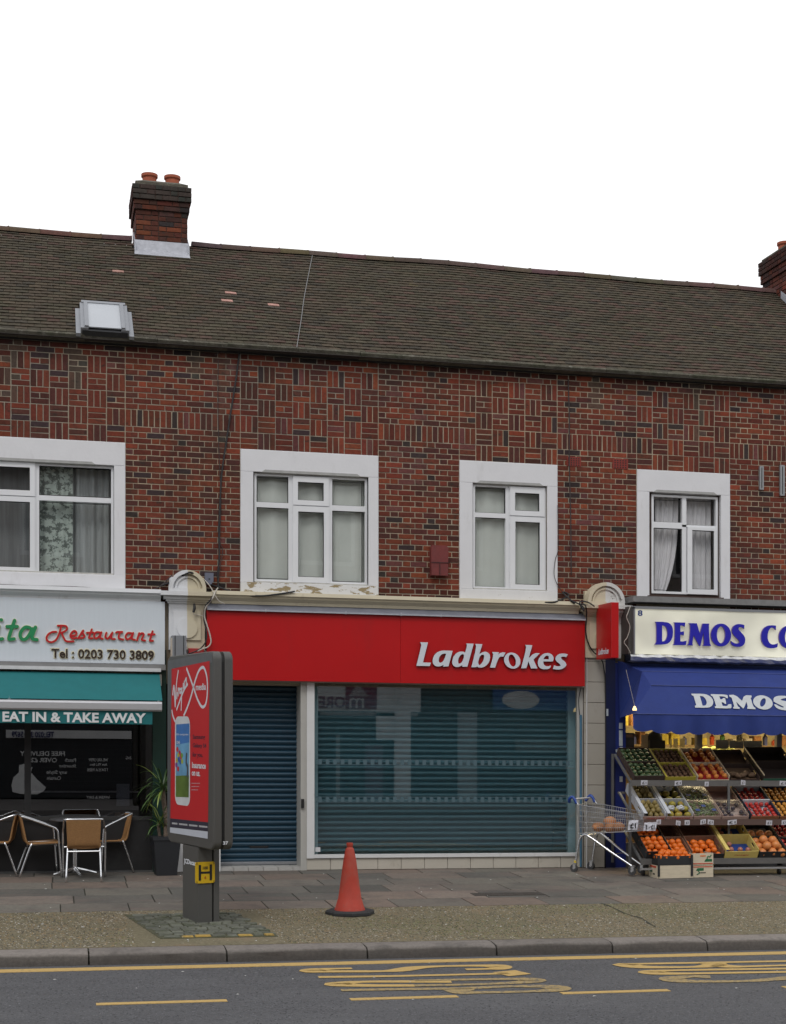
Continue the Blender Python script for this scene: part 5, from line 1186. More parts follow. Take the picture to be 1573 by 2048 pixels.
ribbon([(188,985),(214,800),(238,1215)], .016, .0022, PW, 'letter_v', PO); ribbon([(238,1215),(262,760),(300,490)], .013, .0023, PW, 'letter_v_stroke', PO)
for k, P in enumerate(([(275,920),(268,1060)], [(295,830),(295,1005)], [(295,880),(325,850)], [(365,860),(330,870),(330,940),(365,900)], [(370,830),(352,1285)], [(395,740),(395,860)], [(415,700),(415,850)], [(415,740),(455,650),(455,790),(485,750)])):
    ribbon(P, .013, .0024, PW, 'script_stroke', PO)
ribbon([(480,770),(400,900),(262,1272)], .014, .0026, PW, 'script_underline', PO)
def ptext(s_, x0, x1, y0, y1, m, off=.002, bold=.02):
    a, b = Pn(x0, y1), Pn(x1, y0); zz0, zz1 = Pn((x0+x1)/2, y1)[1], Pn((x0+x1)/2, y0)[1]
    return text(s_, a[0], b[0], zz0, zz1, -.1005-off, m, 'poster_lettering', PO, .0008, bold)
ptext('media', 390.6, 410.8, 1367, 1380.5, PW)
def parea(x0, x1, y0, y1): a = Pn(x0, (y0+y1)/2)[0]; b = Pn(x1, (y0+y1)/2)[0]; return a, b, Pn((x0+x1)/2, y1)[1], Pn((x0+x1)/2, y0)[1]
ph = parea(349, 379, 1433, 1611)
mb = MB(); P = rrect(ph[0], ph[1], ph[2], ph[3], .1, 5); mb.add([(a, -.1032, b) for a, b in P], [tuple(range(len(P)))]); mb.build('phone_picture', mat('phone_white', (.6, .62, .64), .5), PO)
pq([(351.5, 1449), (378, 1447), (376.5, 1595), (350.6, 1594)], .0034, mat('screen_sky', (.14, .33, .52), .5, .35, 3), 'phone_screen', PO)
pq([(351.5, 1449), (378, 1447), (378, 1485), (351.4, 1490)], .0036, mat('screen_deep_sky', (.05, .16, .42), .5, .3, 3), 'phone_sky', PO)
pq([(350.8, 1552), (377, 1551), (376.5, 1595), (350.6, 1594)], .0038, mat('screen_grass', (.10, .16, .03), .5, .5, 4), 'phone_grass', PO)
for k, (bx, by, c_) in enumerate([(354, 1499, (.5,.03,.03)), (358.5, 1506, (.45,.02,.05)), (356, 1511, (.4,.4,.03)), (361, 1514, (.5,.04,.03)), (363, 1511, (.15,.3,.04)), (357, 1519, (.03,.1,.4)), (360, 1524, (.03,.1,.4)), (363.5, 1523, (.35,.4,.04)), (353, 1521, (.4,.35,.05)), (352, 1530, (.2,.05,.25)), (355.5, 1538, (.5,.04,.04))]):
    a = Pn(bx, by); MB().add([(a[0]+.036*cos(t*pi/5), -.1047-k*.0001, a[1]+.028*sin(t*pi/5)) for t in range(10)], [tuple(range(10))]).build('balloon_picture', mat('balloon_%d' % k, c_, .5), PO)
ribbon([(445,150),(435,330),(460,420),(455,600)], .022, .005, mat('figure_grey', (.06, .07, .09), .6), 'figure_picture', PO, 9.307, 325, 1490)
ptext('12:45', 352.5, 359, 1482, 1488, PW, .004); ptext('Life companion', 352, 376, 1467, 1472, PW, .004, .0)
ptext('Samsung', 384.5, 409, 1469.5, 1481, PD); ptext('Galaxy S4', 384.5, 411.5, 1487, 1498, PD); ptext('for you.', 384, 404.5, 1505, 1517, PD)
ptext('Insurance', 383, 410.4, 1525, 1537.5, PW, bold=.03); ptext('on us.', 382.5, 399, 1543.5, 1552.5, PW, bold=.03)
for (x0_, x1_, y_) in ((381.5, 399, 1567), (381.5, 397.5, 1573.5), (381.5, 395, 1580)): pq([(x0_, y_-1), (x1_, y_-.9), (x1_, y_+1), (x0_, y_+1)], .002, mat('small_print', (.45, .2, .22), .6, .8, 120), 'small_print', PO)
for (x0_, x1_) in ((343, 354), (357, 374), (377, 394), (397, 414)): pq([(x0_, 1645+(x0_-343)*.11), (x1_, 1645+(x1_-343)*.11), (x1_, 1648.5+(x1_-343)*.11), (x0_, 1648.5+(x0_-343)*.11)], .0035, mat('small_print_pale', (.4, .4, .42), .6, .8, 150), 'small_print', PO)
gl = MB().add([(Pn(x, y)[0], -.112, Pn(x, y)[1]) for x, y in ((333, 1321), (336, 1317), (421, 1303), (423, 1306), (421, 1682), (333, 1668))], [(0,1,2,3,4,5)]); gl.build('glass', glassmat('panel_glass', .22, .0), AP)
# pedestal
xpa, xpb = Pn(364, 1780)[0], Pn(395, 1780)[0]
mb = MB(); mb.box(xpa, xpb, -.10, .05, 0, zb_+.0); mb.build('pedestal', POSTG, AP, origin=(0, 0, 0)); 
MB().box(xpa+.03, xpb-.02, .05, .07, 0, zb_).build('pedestal_groove', MATS['groove_dark'], AP); MB().box(xpa+.01, xpb, .07, .13, 0, zb_).build('pedestal_rear', POSTG, AP)
MB().box(xpa-.0, xpb-.05, -.09, .12, -.02, .012).build('base_shadow_gap', MATS['groove_dark'], AP)
a0_, a1_ = Pn(366.5, 1727)[0], Pn(393.5, 1727)[0]; text('JCDecaux', a0_, a1_, Pn(380, 1733)[1], Pn(380, 1720)[1], -.1005, PW, 'maker_lettering', AP, .002, .03)
text('37', -.006, .05, 0.055, .09, 0, PW, 'number', AP, .002, .04, xf=lambda x, y, z_: (.697-y, x-.075+.08, zb_+z_))
# H sign
HS = thing('hydrant_sign', 'yellow hydrant sign with a black H on the pedestal of the advertising panel', 'sign', (PXw, PYw, zg), PRZ, True)
dH = czp+U[1]*(xpb+.01); zz = lambda y: (CAMH-(y-YH)*dH/FPX)-rzp
hy = MB(); P = rrect(-.135, .078, zz(1766.5), zz(1724), .015, 3); hx = xpb+.012
hy.add([(hx, a, b) for a, b in P]+[(hx-.012, a, b) for a, b in P], [tuple(range(len(P))), tuple(range(2*len(P)-1, len(P)-1, -1))]+[(i, i+len(P), (i+1) % len(P)+len(P), (i+1) % len(P)) for i in range(len(P))]); HYM = mat('hydrant_yellow', (.66, .42, .01), .45, .06, 5); hy.build('plate', HYM, HS)
HB = mat('hydrant_black', (.012, .012, .012), .5); z0h, z1h = zz(1766.5), zz(1724); hh = z1h-z0h
mb = MB(); mb.box(hx, hx+.003, -.1, -.075, z0h+.13*hh, z0h+.87*hh); mb.box(hx, hx+.003, .02, .045, z0h+.13*hh, z0h+.87*hh); mb.box(hx, hx+.0028, -.075, .02, z0h+.45*hh, z0h+.55*hh)
mb.build('letter_h', HB, HS)
for (s_, a_, b_, c_, d_, m_) in (('100', -.055, .0, .64, .79, HB), ('6', -.038, -.018, .2, .34, mat('hydrant_red', (.4, .08, .01), .5))):
    text(s_, a_, b_, z0h+c_*hh, z0h+d_*hh, 0, m_, 'number', HS, .002, .02, xf=lambda x, y, z_: (hx-y+.001, x, z_))
mb = MB()
for a_ in (-.122, .065):
    for c_ in (.05, .93): mb.box(hx, hx+.004, a_, a_+.005, z0h+c_*hh-.012, z0h+c_*hh+.014)
mb.build('rivet', HB, HS)

# ================================================================== TRAFFIC CONE
cX, cY = G(700, 1829); CO = thing('traffic_cone', 'faded red traffic cone on a black octagonal base in front of the shop window', 'traffic cone', (cX, cY, g(cY)+.006), .3, True)
CM = mat('faded_cone_red', (.42, .045, .025), .7, .12, 7, .1, 40, stain=[((.33, .10, .07), .6, .48, .68, (6, 6, 4)), ((.16, .10, .085), .7, .58, .68, (10, 10, 7))])
mb = MB(); pr = [(.17, .04), (.165, .06), (.158, .07), (.132, .16), (.128, .165), (.098, .38), (.072, .58), (.048, .70), (.042, .715), (.034, .72), (.03, .73), (.035, .74), (.037, .76), (.035, .775), (.026, .777), (.024, .74)]
mb.lathe(pr, 0, 0, 32, cap=False); mb.build('cone', CM, CO, smooth=True)
mb = MB(); P = [(.27*cos(pi/8+k*pi/4), .27*sin(pi/8+k*pi/4)) for k in range(8)]; Q = [(.255*cos(pi/8+k*pi/4), .255*sin(pi/8+k*pi/4)) for k in range(8)]
mb.add([(a, b, 0) for a, b in P]+[(a, b, .028) for a, b in P]+[(a, b, .044) for a, b in Q], [tuple(range(7, -1, -1)), tuple(range(16, 24))]+[(k*8+i, k*8+(i+1) % 8, (k+1)*8+(i+1) % 8, (k+1)*8+i) for k in range(2) for i in range(8)])
mb.build('base', mat('black_rubber', (.03, .03, .032), .75, .2, 20, .2, 60), CO)

# ================================================================== CAFE FURNITURE
def make_chair():
    t = thing('cafe_chair', '', 'chair', (0, 0, 0), 0, True)
    # woven seat and back
    def sheet(P, w0, w1, nm):
        P = smooth_path([Vector((0, a, b)) for a, b in P], 4); n = len(P); mb = MB(); vs = []
        for i, p in enumerate(P):
            f = i/(n-1); wd = (w0+(w1-w0)*f)/2; d = (P[min(i+1, n-1)]-P[max(i-1, 0)]).normalized(); nn = Vector((0, -d.z, d.y))*.007
            for k in range(7):
                x = -wd+2*wd*k/6; dip = .012*(1-(x/wd)**2)
                vs.append((x, p.y+nn.y-0*dip, p.z+nn.z-(dip if nm == 'seat' else 0)))
        m = len(vs); vs2 = [(a, b-.012 if nm != 'seat' else b, c-(.012 if nm == 'seat' else 0)) for a, b, c in vs]
        mb.add(vs+vs2, [(i*7+k, (i+1)*7+k, (i+1)*7+k+1, i*7+k+1) for i in range(n-1) for k in range(6)]+[(m+i*7+k, m+i*7+k+1, m+(i+1)*7+k+1, m+(i+1)*7+k) for i in range(n-1) for k in range(6)])
        for s_ in (0, 6): mb.tube([vs[i*7+s_] for i in range(n)], .013, 6)
        for i in (0, n-1): mb.tube([vs[i*7+k] for k in range(7)], .014, 6)
        return mb.build(nm, RATTAN, t, smooth='all')
    sheet([(.21, .44), (.05, .435), (-.12, .43), (-.165, .43)], .40, .38, 'seat')
    sheet([(-.16, .425), (-.195, .46), (-.225, .60), (-.26, .765)], .36, .40, 'backrest')
    P = [(-.26, .23, 0), (-.265, .19, .52), (-.262, .165, .61), (-.255, .10, .645), (-.245, -.10, .72), (-.235, -.225, .765), (-.205, -.265, .775), (0, -.27, .775)]
    P = smooth_path(P, 4); P = P+[Vector((-p.x, p.y, p.z)) for p in P[-2::-1]]
    MB().tube(P, .0125, 8).build('arm_frame', SILVER, t, smooth='all')
    for s_ in (-1, 1):
        MB().tube(smooth_path([(s_*.185, .20, .425), (s_*.19, -.10, .415), (s_*.198, -.15, .39), (s_*.215, -.29, 0)], 4), .0125, 8).build('rear_leg', SILVER, t, smooth='all')
    mb = MB(); mb.tube([(-.2, -.17, .37), (.2, -.17, .37)], .009, 6); mb.tube([(-.25, .17, .40), (.25, .17, .40)], .009, 6); mb.build('crossbar', SILVER, t)
    return t
chair0 = make_chair()
def dup(root, loc, rz, label):
    r = root.copy(); col.objects.link(r); r.location = loc; r.rotation_euler = (0, 0, rz); r['label'] = label; LOCAL.add(r); WL[r] = Vector((0, 0, 0))
    for ch in list(root.children):
        c = ch.copy(); col.objects.link(c); c.parent = r
    return r
def at(x, y): X_, Y_ = G(x, y); return (X_, Y_, g(Y_)+.008)
spots = [((168, 1761), radians(-2), 'woven cafe chair seen from behind, nearest of the chairs, pushed up to the round table'),
         ((82, 1753), radians(-84), 'woven cafe chair seen side on, facing right toward the round table'),
         ((212, 1747), radians(118), 'woven cafe chair on the far right side of the round table, partly hidden'),
         ((-8, 1751), radians(84), 'woven cafe chair cut off by the left edge of the picture, facing left')]
for i, (p, rz, lb) in enumerate(spots):
    if i == 0: chair0.location = at(*p); chair0.rotation_euler = (0, 0, rz); chair0['label'] = lb; chair0['group'] = 'woven cafe chairs outside the restaurant'
    else: dup(chair0, at(*p), rz, lb)
tp = at(150, 1752); CT = thing('cafe_table', 'round metal cafe table with a four footed base', 'table', tp, .15, True)
MB().lathe([(.02, .705), (.31, .705), (.325, .712), (.325, .722), (.31, .73), (.0, .731)], 0, 0, 36).build('table_top', mat('brushed_table', (.2, .2, .21), .3, .3, 30, metal=.8), CT, smooth=True)
MB().tube([(0, 0, .05), (0, 0, .705)], .03, 12).build('column', SILVER, CT, smooth=True)
for k in range(4):
    a = k*pi/2+.1; MB().tube([(.02*cos(a), .02*sin(a), .085), (.15*cos(a), .15*sin(a), .055), (.28*cos(a), .28*sin(a), .02)], [.028, .022, .016], 8).build('foot', SILVER, CT, smooth=True)

# ================================================================== POTTED YUCCA
pp_ = at(331, 1751); PL = thing('potted_yucca', 'yucca plant with long leaves in a tall square black pot beside the restaurant', 'plant', pp_, .08, True)
mb = MB(); h_ = .50
for (a, b, z0_, z1_) in ((.13, .175, 0, h_-.04), (.185, .185, h_-.04, h_)):
    mb.add([(-a,-a,z0_),(a,-a,z0_),(a,a,z0_),(-a,a,z0_),(-b,-b,z1_),(b,-b,z1_),(b,b,z1_),(-b,b,z1_)], [(0,3,2,1),(4,5,6,7),(0,1,5,4),(1,2,6,5),(2,3,7,6),(3,0,4,7)])
mb.build('pot', mat('black_plastic_pot', (.018, .02, .024), .55, .1, 10), PL)
TRK = mat('yucca_bark', (.16, .12, .09), .9, .4, 30, .6, 60); LFM = mat('yucca_leaf', (.07, .12, .035), .45, .3, 9, tint=True)
MB().tube(smooth_path([(0, 0, h_-.02), (.01, 0, .7), (-.02, .0, .95), (-.03, 0, 1.12)]), .03, 8).build('trunk', TRK, PL, smooth='all')
MB().tube(smooth_path([(-.06, .05, h_-.02), (-.08, .04, .6), (-.07, .02, .68)]), .022, 8).build('trunk', TRK, PL, smooth='all')
def leaf(base, az, el, L_, wd, droop, t):
    mb = MB(); n = 7; vs = []; d = Vector((cos(az)*cos(el), sin(az)*cos(el), sin(el))); side = Vector((-sin(az), cos(az), 0)); p = Vector(base)
    for i in range(n+1):
        f = i/n; w_ = wd*(.55+.9*f)*(1-f)**.6 if f > .02 else wd*.5
        vs += [p-side*w_, p+Vector((0, 0, -.004)), p+side*w_]
        p = p+d*(L_/n); d = (d+Vector((0, 0, -droop/n*(1+f*1.5)))).normalized()
    mb.add(vs, [(3*i+k, 3*i+k+1, 3*i+k+4, 3*i+k+3) for i in range(n) for k in range(2)], t); mb.build('leaf', LFM, PL, smooth='all')
for (bs, n_, L_) in (((-.03, 0, 1.12), 46, .46), ((-.07, .02, .68), 24, .36)):
    for i in range(n_):
        k = rnd(.6, 1.6); t = (.06*k, .115*k, .03*k) if random.random() < .85 else (.22, .28, .05)
        el = rnd(-.35, 1.35); leaf((bs[0]+rnd(-.02, .02), bs[1]+rnd(-.02, .02), bs[2]+rnd(-.06, .04)), rnd(0, 2*pi), el, L_*rnd(.7, 1.1), .017, rnd(.5, 1.5), t)

# ================================================================== FRUIT DISPLAY
ST = thing('display_stand', 'grey steel tiered display stand holding the fruit crates outside the grocery', 'display stand', (10, -.7, 0))
tiers = [(-.80, F(1400, 1566, -.8)[1]), (-.98, F(1400, 1644, -.98)[1]), (-1.12, F(1400, 1722, -1.12)[1])]
SXL, SXR = F(1262, 1566, -.8)[0], 14.8; TILT = radians(31); TL = .74
STM = mat('stand_steel', (.17, .17, .17), .45, .12, 8, metal=.4); STB = mat('stand_rail', (.12, .115, .11), .5, .15, 8)
for i, (ty, tz) in enumerate(tiers):
    xl_ = SXL if i < 2 else SXL+.02
    MB().box(xl_, SXR, ty-.012, ty+.01, tz-.045, tz+.035).build('front_rail', mat('brown_rail', (.10, .06, .05), .5) if i == 1 else STB, ST)
    dy, dz = TL*cos(TILT), TL*sin(TILT)
    MB().box(xl_, SXR, ty+dy, ty+dy+.03, tz+dz-.03, tz+dz).build('back_rail', STB, ST)
    for X_ in (xl_, xl_+1.45, xl_+2.9, SXR-.04):
        MB().add([(X_, ty, tz-.03), (X_+.03, ty, tz-.03), (X_+.03, ty+dy, tz+dz-.03), (X_, ty+dy, tz+dz-.03), (X_, ty, tz), (X_+.03, ty, tz), (X_+.03, ty+dy, tz+dz), (X_, ty+dy, tz+dz)], [(0,3,2,1),(4,5,6,7),(0,1,5,4),(1,2,6,5),(2,3,7,6),(3,0,4,7)]).build('side_bar', STM, ST)
for X_ in (SXL-.03, SXL+1.42, SXL+2.87):
    MB().box(X_, X_+.03, -.83, -.80, g(-.8)+.09, tiers[0][1]).build('upright', STM, ST); MB().box(X_-.0, X_+.03, -.17, -.14, g(-.1)+.09, tiers[0][1]+TL*sin(TILT)).build('upright', STM, ST)
MB().box(SXL, SXR, -1.16, -1.13, g(-1.1)+.1, g(-1.1)+.125).build('bottom_bar', mat('pale_bar', (.4, .4, .4), .4, metal=.5), ST)
for X_ in (SXL+.1, SXL+1.1, SXL+2.1): 
    m_ = MB(); m_.tube([(X_-.015, -1.0, g(-1)+.045), (X_+.015, -1.0, g(-1)+.045)], .04, 14); m_.build('castor', BLACKP, ST, smooth=True)
ALLF = []
def panel(mb, x0, x1, y0, y1, z0, z1): mb.box(x0, x1, y0, y1, z0, z1)
def crate(label, X_, Y_, Z_, wd, L_, h, m, tilt=0., rz=0., name='crate', slot=True, fh=None, group=None, inner=None, rim=None):
    c = thing(name, label, 'crate', (X_, Y_, Z_), rz, True, group, tilt); t = .008; fh = fh or h
    MB().box(0, wd, 0, L_, 0, t).build('base', inner or m, c)
    if rim and False: pass
    MB().box(0, wd, 0, t, t, fh).build('front_panel', rim or m, c); MB().box(0, wd, L_-t, L_, t, h).build('back_panel', m, c)
    for x0_, x1_ in ((0, t), (wd-t, wd)):
        mb = MB(); mb.box(x0_, x1_, t, L_-t, t, h*.55)
        if slot: mb.box(x0_, x1_, t, L_*.36, h*.55, h*.78); mb.box(x0_, x1_, L_*.64, L_-t, h*.55, h*.78); mb.box(x0_, x1_, t, L_-t, h*.78, h)
        else: mb.box(x0_, x1_, t, L_-t, h*.55, h)
        mb.build('side_panel', m, c)
    if m in (CWH, YEB, CYE): MB().box(.0, .05 if m != CYE else .025, 0, L_, h, h+.006).build('side_flap', m, c)
    return c
FP = {}
def fruit(name, label, group, cr, pos, r, m, sq=(1, 1, 1), pear=0, cat=None):
    key = (name, round(r, 3), random.randrange(4))
    if key not in FP:
        b = MB(); k = rnd(.85, 1.12); b.ball((0, 0, 0), r, 12, 8, sq, None, pear); FP[key] = b.mesh(name, m, (0, 0, 0), smooth='all')
    M_ = Matrix.Translation(cr.location) @ cr.rotation_euler.to_matrix().to_4x4()
    w_ = M_ @ Vector(pos); o = link(name, FP[key], w_); o.rotation_euler = (rnd(-.5, .5), rnd(-.5, .5), rnd(0, 6)); LOCAL.add(o)
    tag(o, label, cat or name.replace('_', ' '), group); return o
def bx(label, k): return label+(', front box', ', back box')[k]
def fill(name, label, group, cr, wd, L_, r, m, z_, nx, ny, sq=(1, 1, 1), pear=0, jit=.15, layers=1, cat=None, skip=0):
    for l in range(layers):
        for i in range(nx-l):
            for j in range(ny-l):
                if random.random() < skip: continue
                x = (i+.5+l*.5)/nx*wd; y = (j+.5+l*.5)/ny*L_
                fruit(name, label, group, cr, (x+rnd(-jit, jit)*r, y+rnd(-jit, jit)*r, z_+l*r*1.2+rnd(-.1, .2)*r), r*rnd(.93, 1.05), m, sq, pear, cat)
CBR = mat('brown_cardboard', (.20, .11, .07), .85, .15, 6); CDK = mat('dark_cardboard', (.05, .03, .025), .85, .2, 6); CYE = mat('yellow_crate_card', (.42, .36, .04), .7, .1, 8); CWH = mat('white_box_card', (.52, .54, .58), .7, .08, 14)
CPK = mat('pinkish_card', (.42, .30, .26), .8, .1, 8); CBK = mat('black_crate_card', (.02, .022, .024), .6, .15, 8); WOOD = mat('pale_crate_wood', (.62, .54, .40), .75, .12, 8, .2, 40, stretch=(1, 1, 6)); CNV = mat('navy_crate_card', (.02, .03, .06), .6, .15, 8); CGR = mat('green_crate_card', (.015, .10, .06), .7, .1, 8); YEB = mat('yellow_box_card', (.66, .52, .15), .7, .1, 8); BROWNW = mat('orange_crate_wood', (.24, .10, .045), .75, .15, 8)
M_AV = mat('avocado_skin', (.042, .078, .026), .4, .6, 26); M_KI = mat('kiwi_skin', (.13, .065, .035), .85, .3, 40); M_PE = mat('peach_skin', (.62, .22, .03), .55, .45, 14, stain=[((.4, .05, .03), .7, .5, .62, (14, 14, 14))])
M_PR = mat('pear_skin', (.21, .155, .045), .5, .35, 20); M_MG = mat('mango_skin', (.30, .25, .03), .4, .35, 12, stain=[((.4, .13, .03), .6, .55, .65, (8, 8, 8))]); M_TO = mat('tomato_skin', (.45, .022, .015), .3, .2, 15)
M_OR = mat('orange_peel', (.70, .15, .01), .45, .12, 15, .15, 200); M_AP = mat('apricot_skin', (.55, .24, .03), .5, .2, 15); M_PF = mat('apple_skin', (.42, .16, .11), .4, .4, 14); M_GF = mat('grapefruit_peel', (.62, .22, .06), .4, .2, 8); M_PL = mat('plum_skin', (.03, .015, .03), .35, .4, 14)
def place(x0_, x1_, ti, y_=None):
    ty, tz = tiers[ti]; yp = y_ or (1562, 1641, 1718)[ti]
    a = F(x0_, yp, ty)[0]; b = F(x1_, yp, ty)[0]; return a, ty+.012, tz+.005, b-a
def pair(x0_, x1_, ti, lab, m, h=.11, inner=None, rim=None, **kw):
    a, ty, tz, wd = place(x0_, x1_, ti); out = []
    for k in range(2):
        L_ = .365
        out.append(crate(lab[k], a, ty+k*(L_+.005)*cos(TILT), tz+k*(L_+.005)*sin(TILT), wd, L_, h, m, TILT, inner=inner, rim=rim, **kw))
    return out, wd, .365
rowt = ('lower', 'upper')
cs, wd, L_ = pair(1268, 1329, 0, ['dark box of avocados, front one at the left end of the top shelf', 'dark box of avocados, back one at the left end of the top shelf'], CDK, .1)
for k_, c in enumerate(cs): fill('avocado', bx('green avocado in the dark boxes at the left end of the top shelf', k_), 'avocados on the display', c, wd, L_, .036, M_AV, .07, 5, 4, (1, 1.35, .9))
cs, wd, L_ = pair(1331, 1391, 0, ['yellow edged box of kiwis, front one on the top shelf', 'yellow edged box of kiwis, back one on the top shelf'], CYE, .085, inner=CDK)
for k_, c in enumerate(cs): fill('kiwi_fruit', bx('brown kiwi in the yellow edged boxes on the top shelf', k_), 'kiwis on the display', c, wd, L_, .028, M_KI, .055, 6, 5, (1, 1.15, 1), cat='kiwi')
cs, wd, L_ = pair(1395, 1459, 0, ['pale wooden box of peaches in red trays, front one', 'pale wooden box of peaches in red trays, back one'], WOOD, .1, inner=mat('red_tray', (.26, .01, .015), .5, .2, 10), fh=.04)
for c in cs:
    MB().box(.01, wd-.01, .01, L_-.01, .008, .05).build('red_tray', MATS['red_tray'], c)
    fill('peach', bx('orange and red peach set in the red trays on the top shelf', cs.index(c)), 'peaches on the display', c, wd, L_, .036, M_PE, .07, 4, 4, jit=.25, skip=.12)
cs, wd, L_ = pair(1461, 1520, 0, ['nearly empty brown box with a few yams, front one', 'empty brown box behind the yams on the top shelf'], CDK, .08, inner=mat('brown_inner', (.12, .07, .04), .85), fh=.05)
for k in range(5): fruit('yam', 'brown yam lying in the nearly empty brown box on the top shelf', 'yams on the display', cs[0], (.07+k*.075, .1+rnd(0, .1), .05), .04, mat('yam_skin', (.12, .07, .04), .8, .4, 20), (1, 1.5, .9))
cs, wd, L_ = pair(1527, 1602, 0, ['empty dark box with a green front at the right of the top shelf', 'empty dark box behind the green fronted one'], mat('very_dark_card', (.025, .015, .012), .9), .13, rim=CGR, fh=.06)
for c in cs: MB().box(-.003, .0, .0, L_, .11, .13).build('pale_edge', WOOD, c)
cs, wd, L_ = pair(1286, 1331, 1, ['white printed box of pears, front one at the left of the middle shelf', 'white printed box of pears, back one at the left of the middle shelf'], CWH, .13, inner=CDK, rim=CPK, fh=.08)
for k, c in enumerate(cs):
    fill('pear', bx('pear in the white boxes on the middle shelf', k), 'pears on the display', c, wd, L_, .036, M_PR, .075, 4, 4, (1, 1, 1.25), .35, .3, 2, skip=.1)
text('STEVENS & SONS', .05, wd-.02, .03, .055, -.0005, mat('print_red', (.4, .03, .03), .7), 'print', cs[0], .001, .02)
cs, wd, L_ = pair(1333, 1386, 1, ['white printed box of mangoes, front one on the middle shelf', 'white printed box of mangoes, back one on the middle shelf'], CWH, .13, inner=CDK, rim=CPK, fh=.08)
text('L. STEVENS & SONS', .05, wd-.04, .035, .06, -.0005, MATS['print_red'], 'print', cs[0], .001, .02)
for k, c in enumerate(cs):
    fill('mango', bx('yellow green mango in the white boxes on the middle shelf', k), 'mangoes on the display', c, wd, L_, .047, M_MG, .07, 3, 3, (1, 1.2, .9), 0, .2, skip=.2)
    for q_ in range(2):
        m_ = MB(); m_.ball((wd*(.3+.35*q_), L_*(.75 if k else .45), .11), .05, 9, 6, (1.2, .7, .8)); m_.v = [(a+rnd(-.008, .008), b+rnd(-.008, .008), cc+rnd(-.012, .012)) for a, b, cc in m_.v]; m_.build('tissue_wrap', mat('tissue_paper', (.55, .57, .6), .8, .05, 5), c)
PLAST = glassmat('plastic_wrap', 1.0, .08, (.92, .94, .92), .35)
for (xa_, xb_, lab, fm_, grp, tn) in ((1388, 1442, 'box of green grapes wrapped in clear plastic', mat('grape_green', (.16, .2, .07), .4, .4, 25), 'grape', 'green'), (1445, 1497, 'box of dark plums wrapped in clear plastic', M_PL, 'plum', 'dark')):
    cs, wd, L_ = pair(xa_, xb_, 1, [lab+', front one on the middle shelf', lab+', back one on the middle shelf'], CPK, .1, fh=.08)
    if grp == 'plum': cs = cs[:1]
    for c in cs:
        if grp == 'grape':
            m_ = MB()
            for q_ in range(230): m_.ball((rnd(.03, wd-.03), rnd(.03, L_-.03), .06+rnd(0, .045)), .013, 6, 4)
            tag(m_.build('grape_bunch', fm_, c, smooth='all'), kind='stuff')
            for q_ in range(3):
                m_ = MB(); m_.box(.05+q_*.12, .11+q_*.12, .08+.1*(q_ % 2), .13+.1*(q_ % 2), .118, .119); m_.build('bag_label', mat('label_blue', (.04, .08, .3), .5, .3, 60), c)
        else: fill('plum', 'dark plum in the plastic wrapped box on the middle shelf', 'plums on the display', c, wd, L_, .032, M_PL, .06, 4, 4, skip=.25)
        m_ = MB(); n = 9; vs = []
        for i in range(n+1):
            for k in range(n+1): vs.append((wd*i/n, L_*k/n, .115+.03*sin(pi*i/n)*sin(pi*k/n)+rnd(-.008, .008)))
        m_.add(vs, [(i*(n+1)+k, (i+1)*(n+1)+k, (i+1)*(n+1)+k+1, i*(n+1)+k+1) for i in range(n) for k in range(n)]); m_.build('plastic_wrap', PLAST, c, smooth='all')
cs, wd, L_ = pair(1502, 1558, 1, ['wooden box of red tomatoes with navy side, front one on the middle shelf', 'wooden box of red tomatoes with navy side, back one on the middle shelf'], CNV, .11, inner=CWH, rim=BROWNW, fh=.08)
for c in cs: MB().box(.009, wd-.009, L_-.03, L_-.01, .02, .125).build('paper_liner', CWH, c); fill('tomato', 'red tomato in the boxes on the middle shelf', 'tomatoes on the display', c, wd, L_, .031, M_TO, .06, 5, 5, jit=.25, layers=1, skip=.08)
cs, wd, L_ = pair(1560, 1616, 1, ['wooden box of apricots at the right end of the middle shelf, front one', 'wooden box of apricots at the right end of the middle shelf, back one'], CNV, .1, inner=CDK, rim=BROWNW, fh=.08)
for k_, c in enumerate(cs): fill('apricot', bx('orange apricot in the boxes at the right end of the middle shelf', k_), 'apricots on the display', c, wd, L_, .031, M_AP, .06, 5, 5, jit=.25)
# bottom shelf
OL = 'orange in the black crate tilted at the left end of the bottom shelf'; OL2 = 'orange in the narrow brown crate on the bottom shelf'; OL3 = 'orange in the wide brown cardboard box on the bottom shelf'; OL4 = 'orange heaped in the black crate standing on the pale wooden crate'
cs, wd, L_ = pair(1292, 1342, 2, ['black crate of oranges, front one at the left of the bottom shelf', 'black crate of oranges, back one at the left of the bottom shelf'], CBK, .15, inner=CBR)
for k_, c in enumerate(cs): fill('orange', bx(OL, k_), 'oranges on the display', c, wd, L_, .042, M_OR, .11, 4, 4, jit=.2, layers=2, skip=.12)
cs, wd, L_ = pair(1344, 1380, 2, ['narrow brown crate half full of oranges, front one', 'narrow brown crate behind the half full one'], CBR, .13)
fill('orange', OL2, 'oranges on the display', cs[0], wd, L_, .042, M_OR, .06, 3, 4, jit=.2, layers=2)
cs, wd, L_ = pair(1382, 1447, 2, ['brown cardboard box with a single layer of oranges, front one', 'empty brown cardboard box back of the oranges'], CBR, .15, rim=CBK, fh=.1)
fill('orange', OL3, 'oranges on the display', cs[0], wd, L_, .043, M_OR, .05, 4, 4, jit=.15, layers=2, skip=.1)
cs, wd, L_ = pair(1449, 1515, 2, ['yellow cardboard box of a few apples on blue trays, front one', 'yellow cardboard box of a few apples on blue trays, back one'], YEB, .17, fh=.14, inner=mat('blue_tray', (.01, .04, .2), .6, .3, 12))
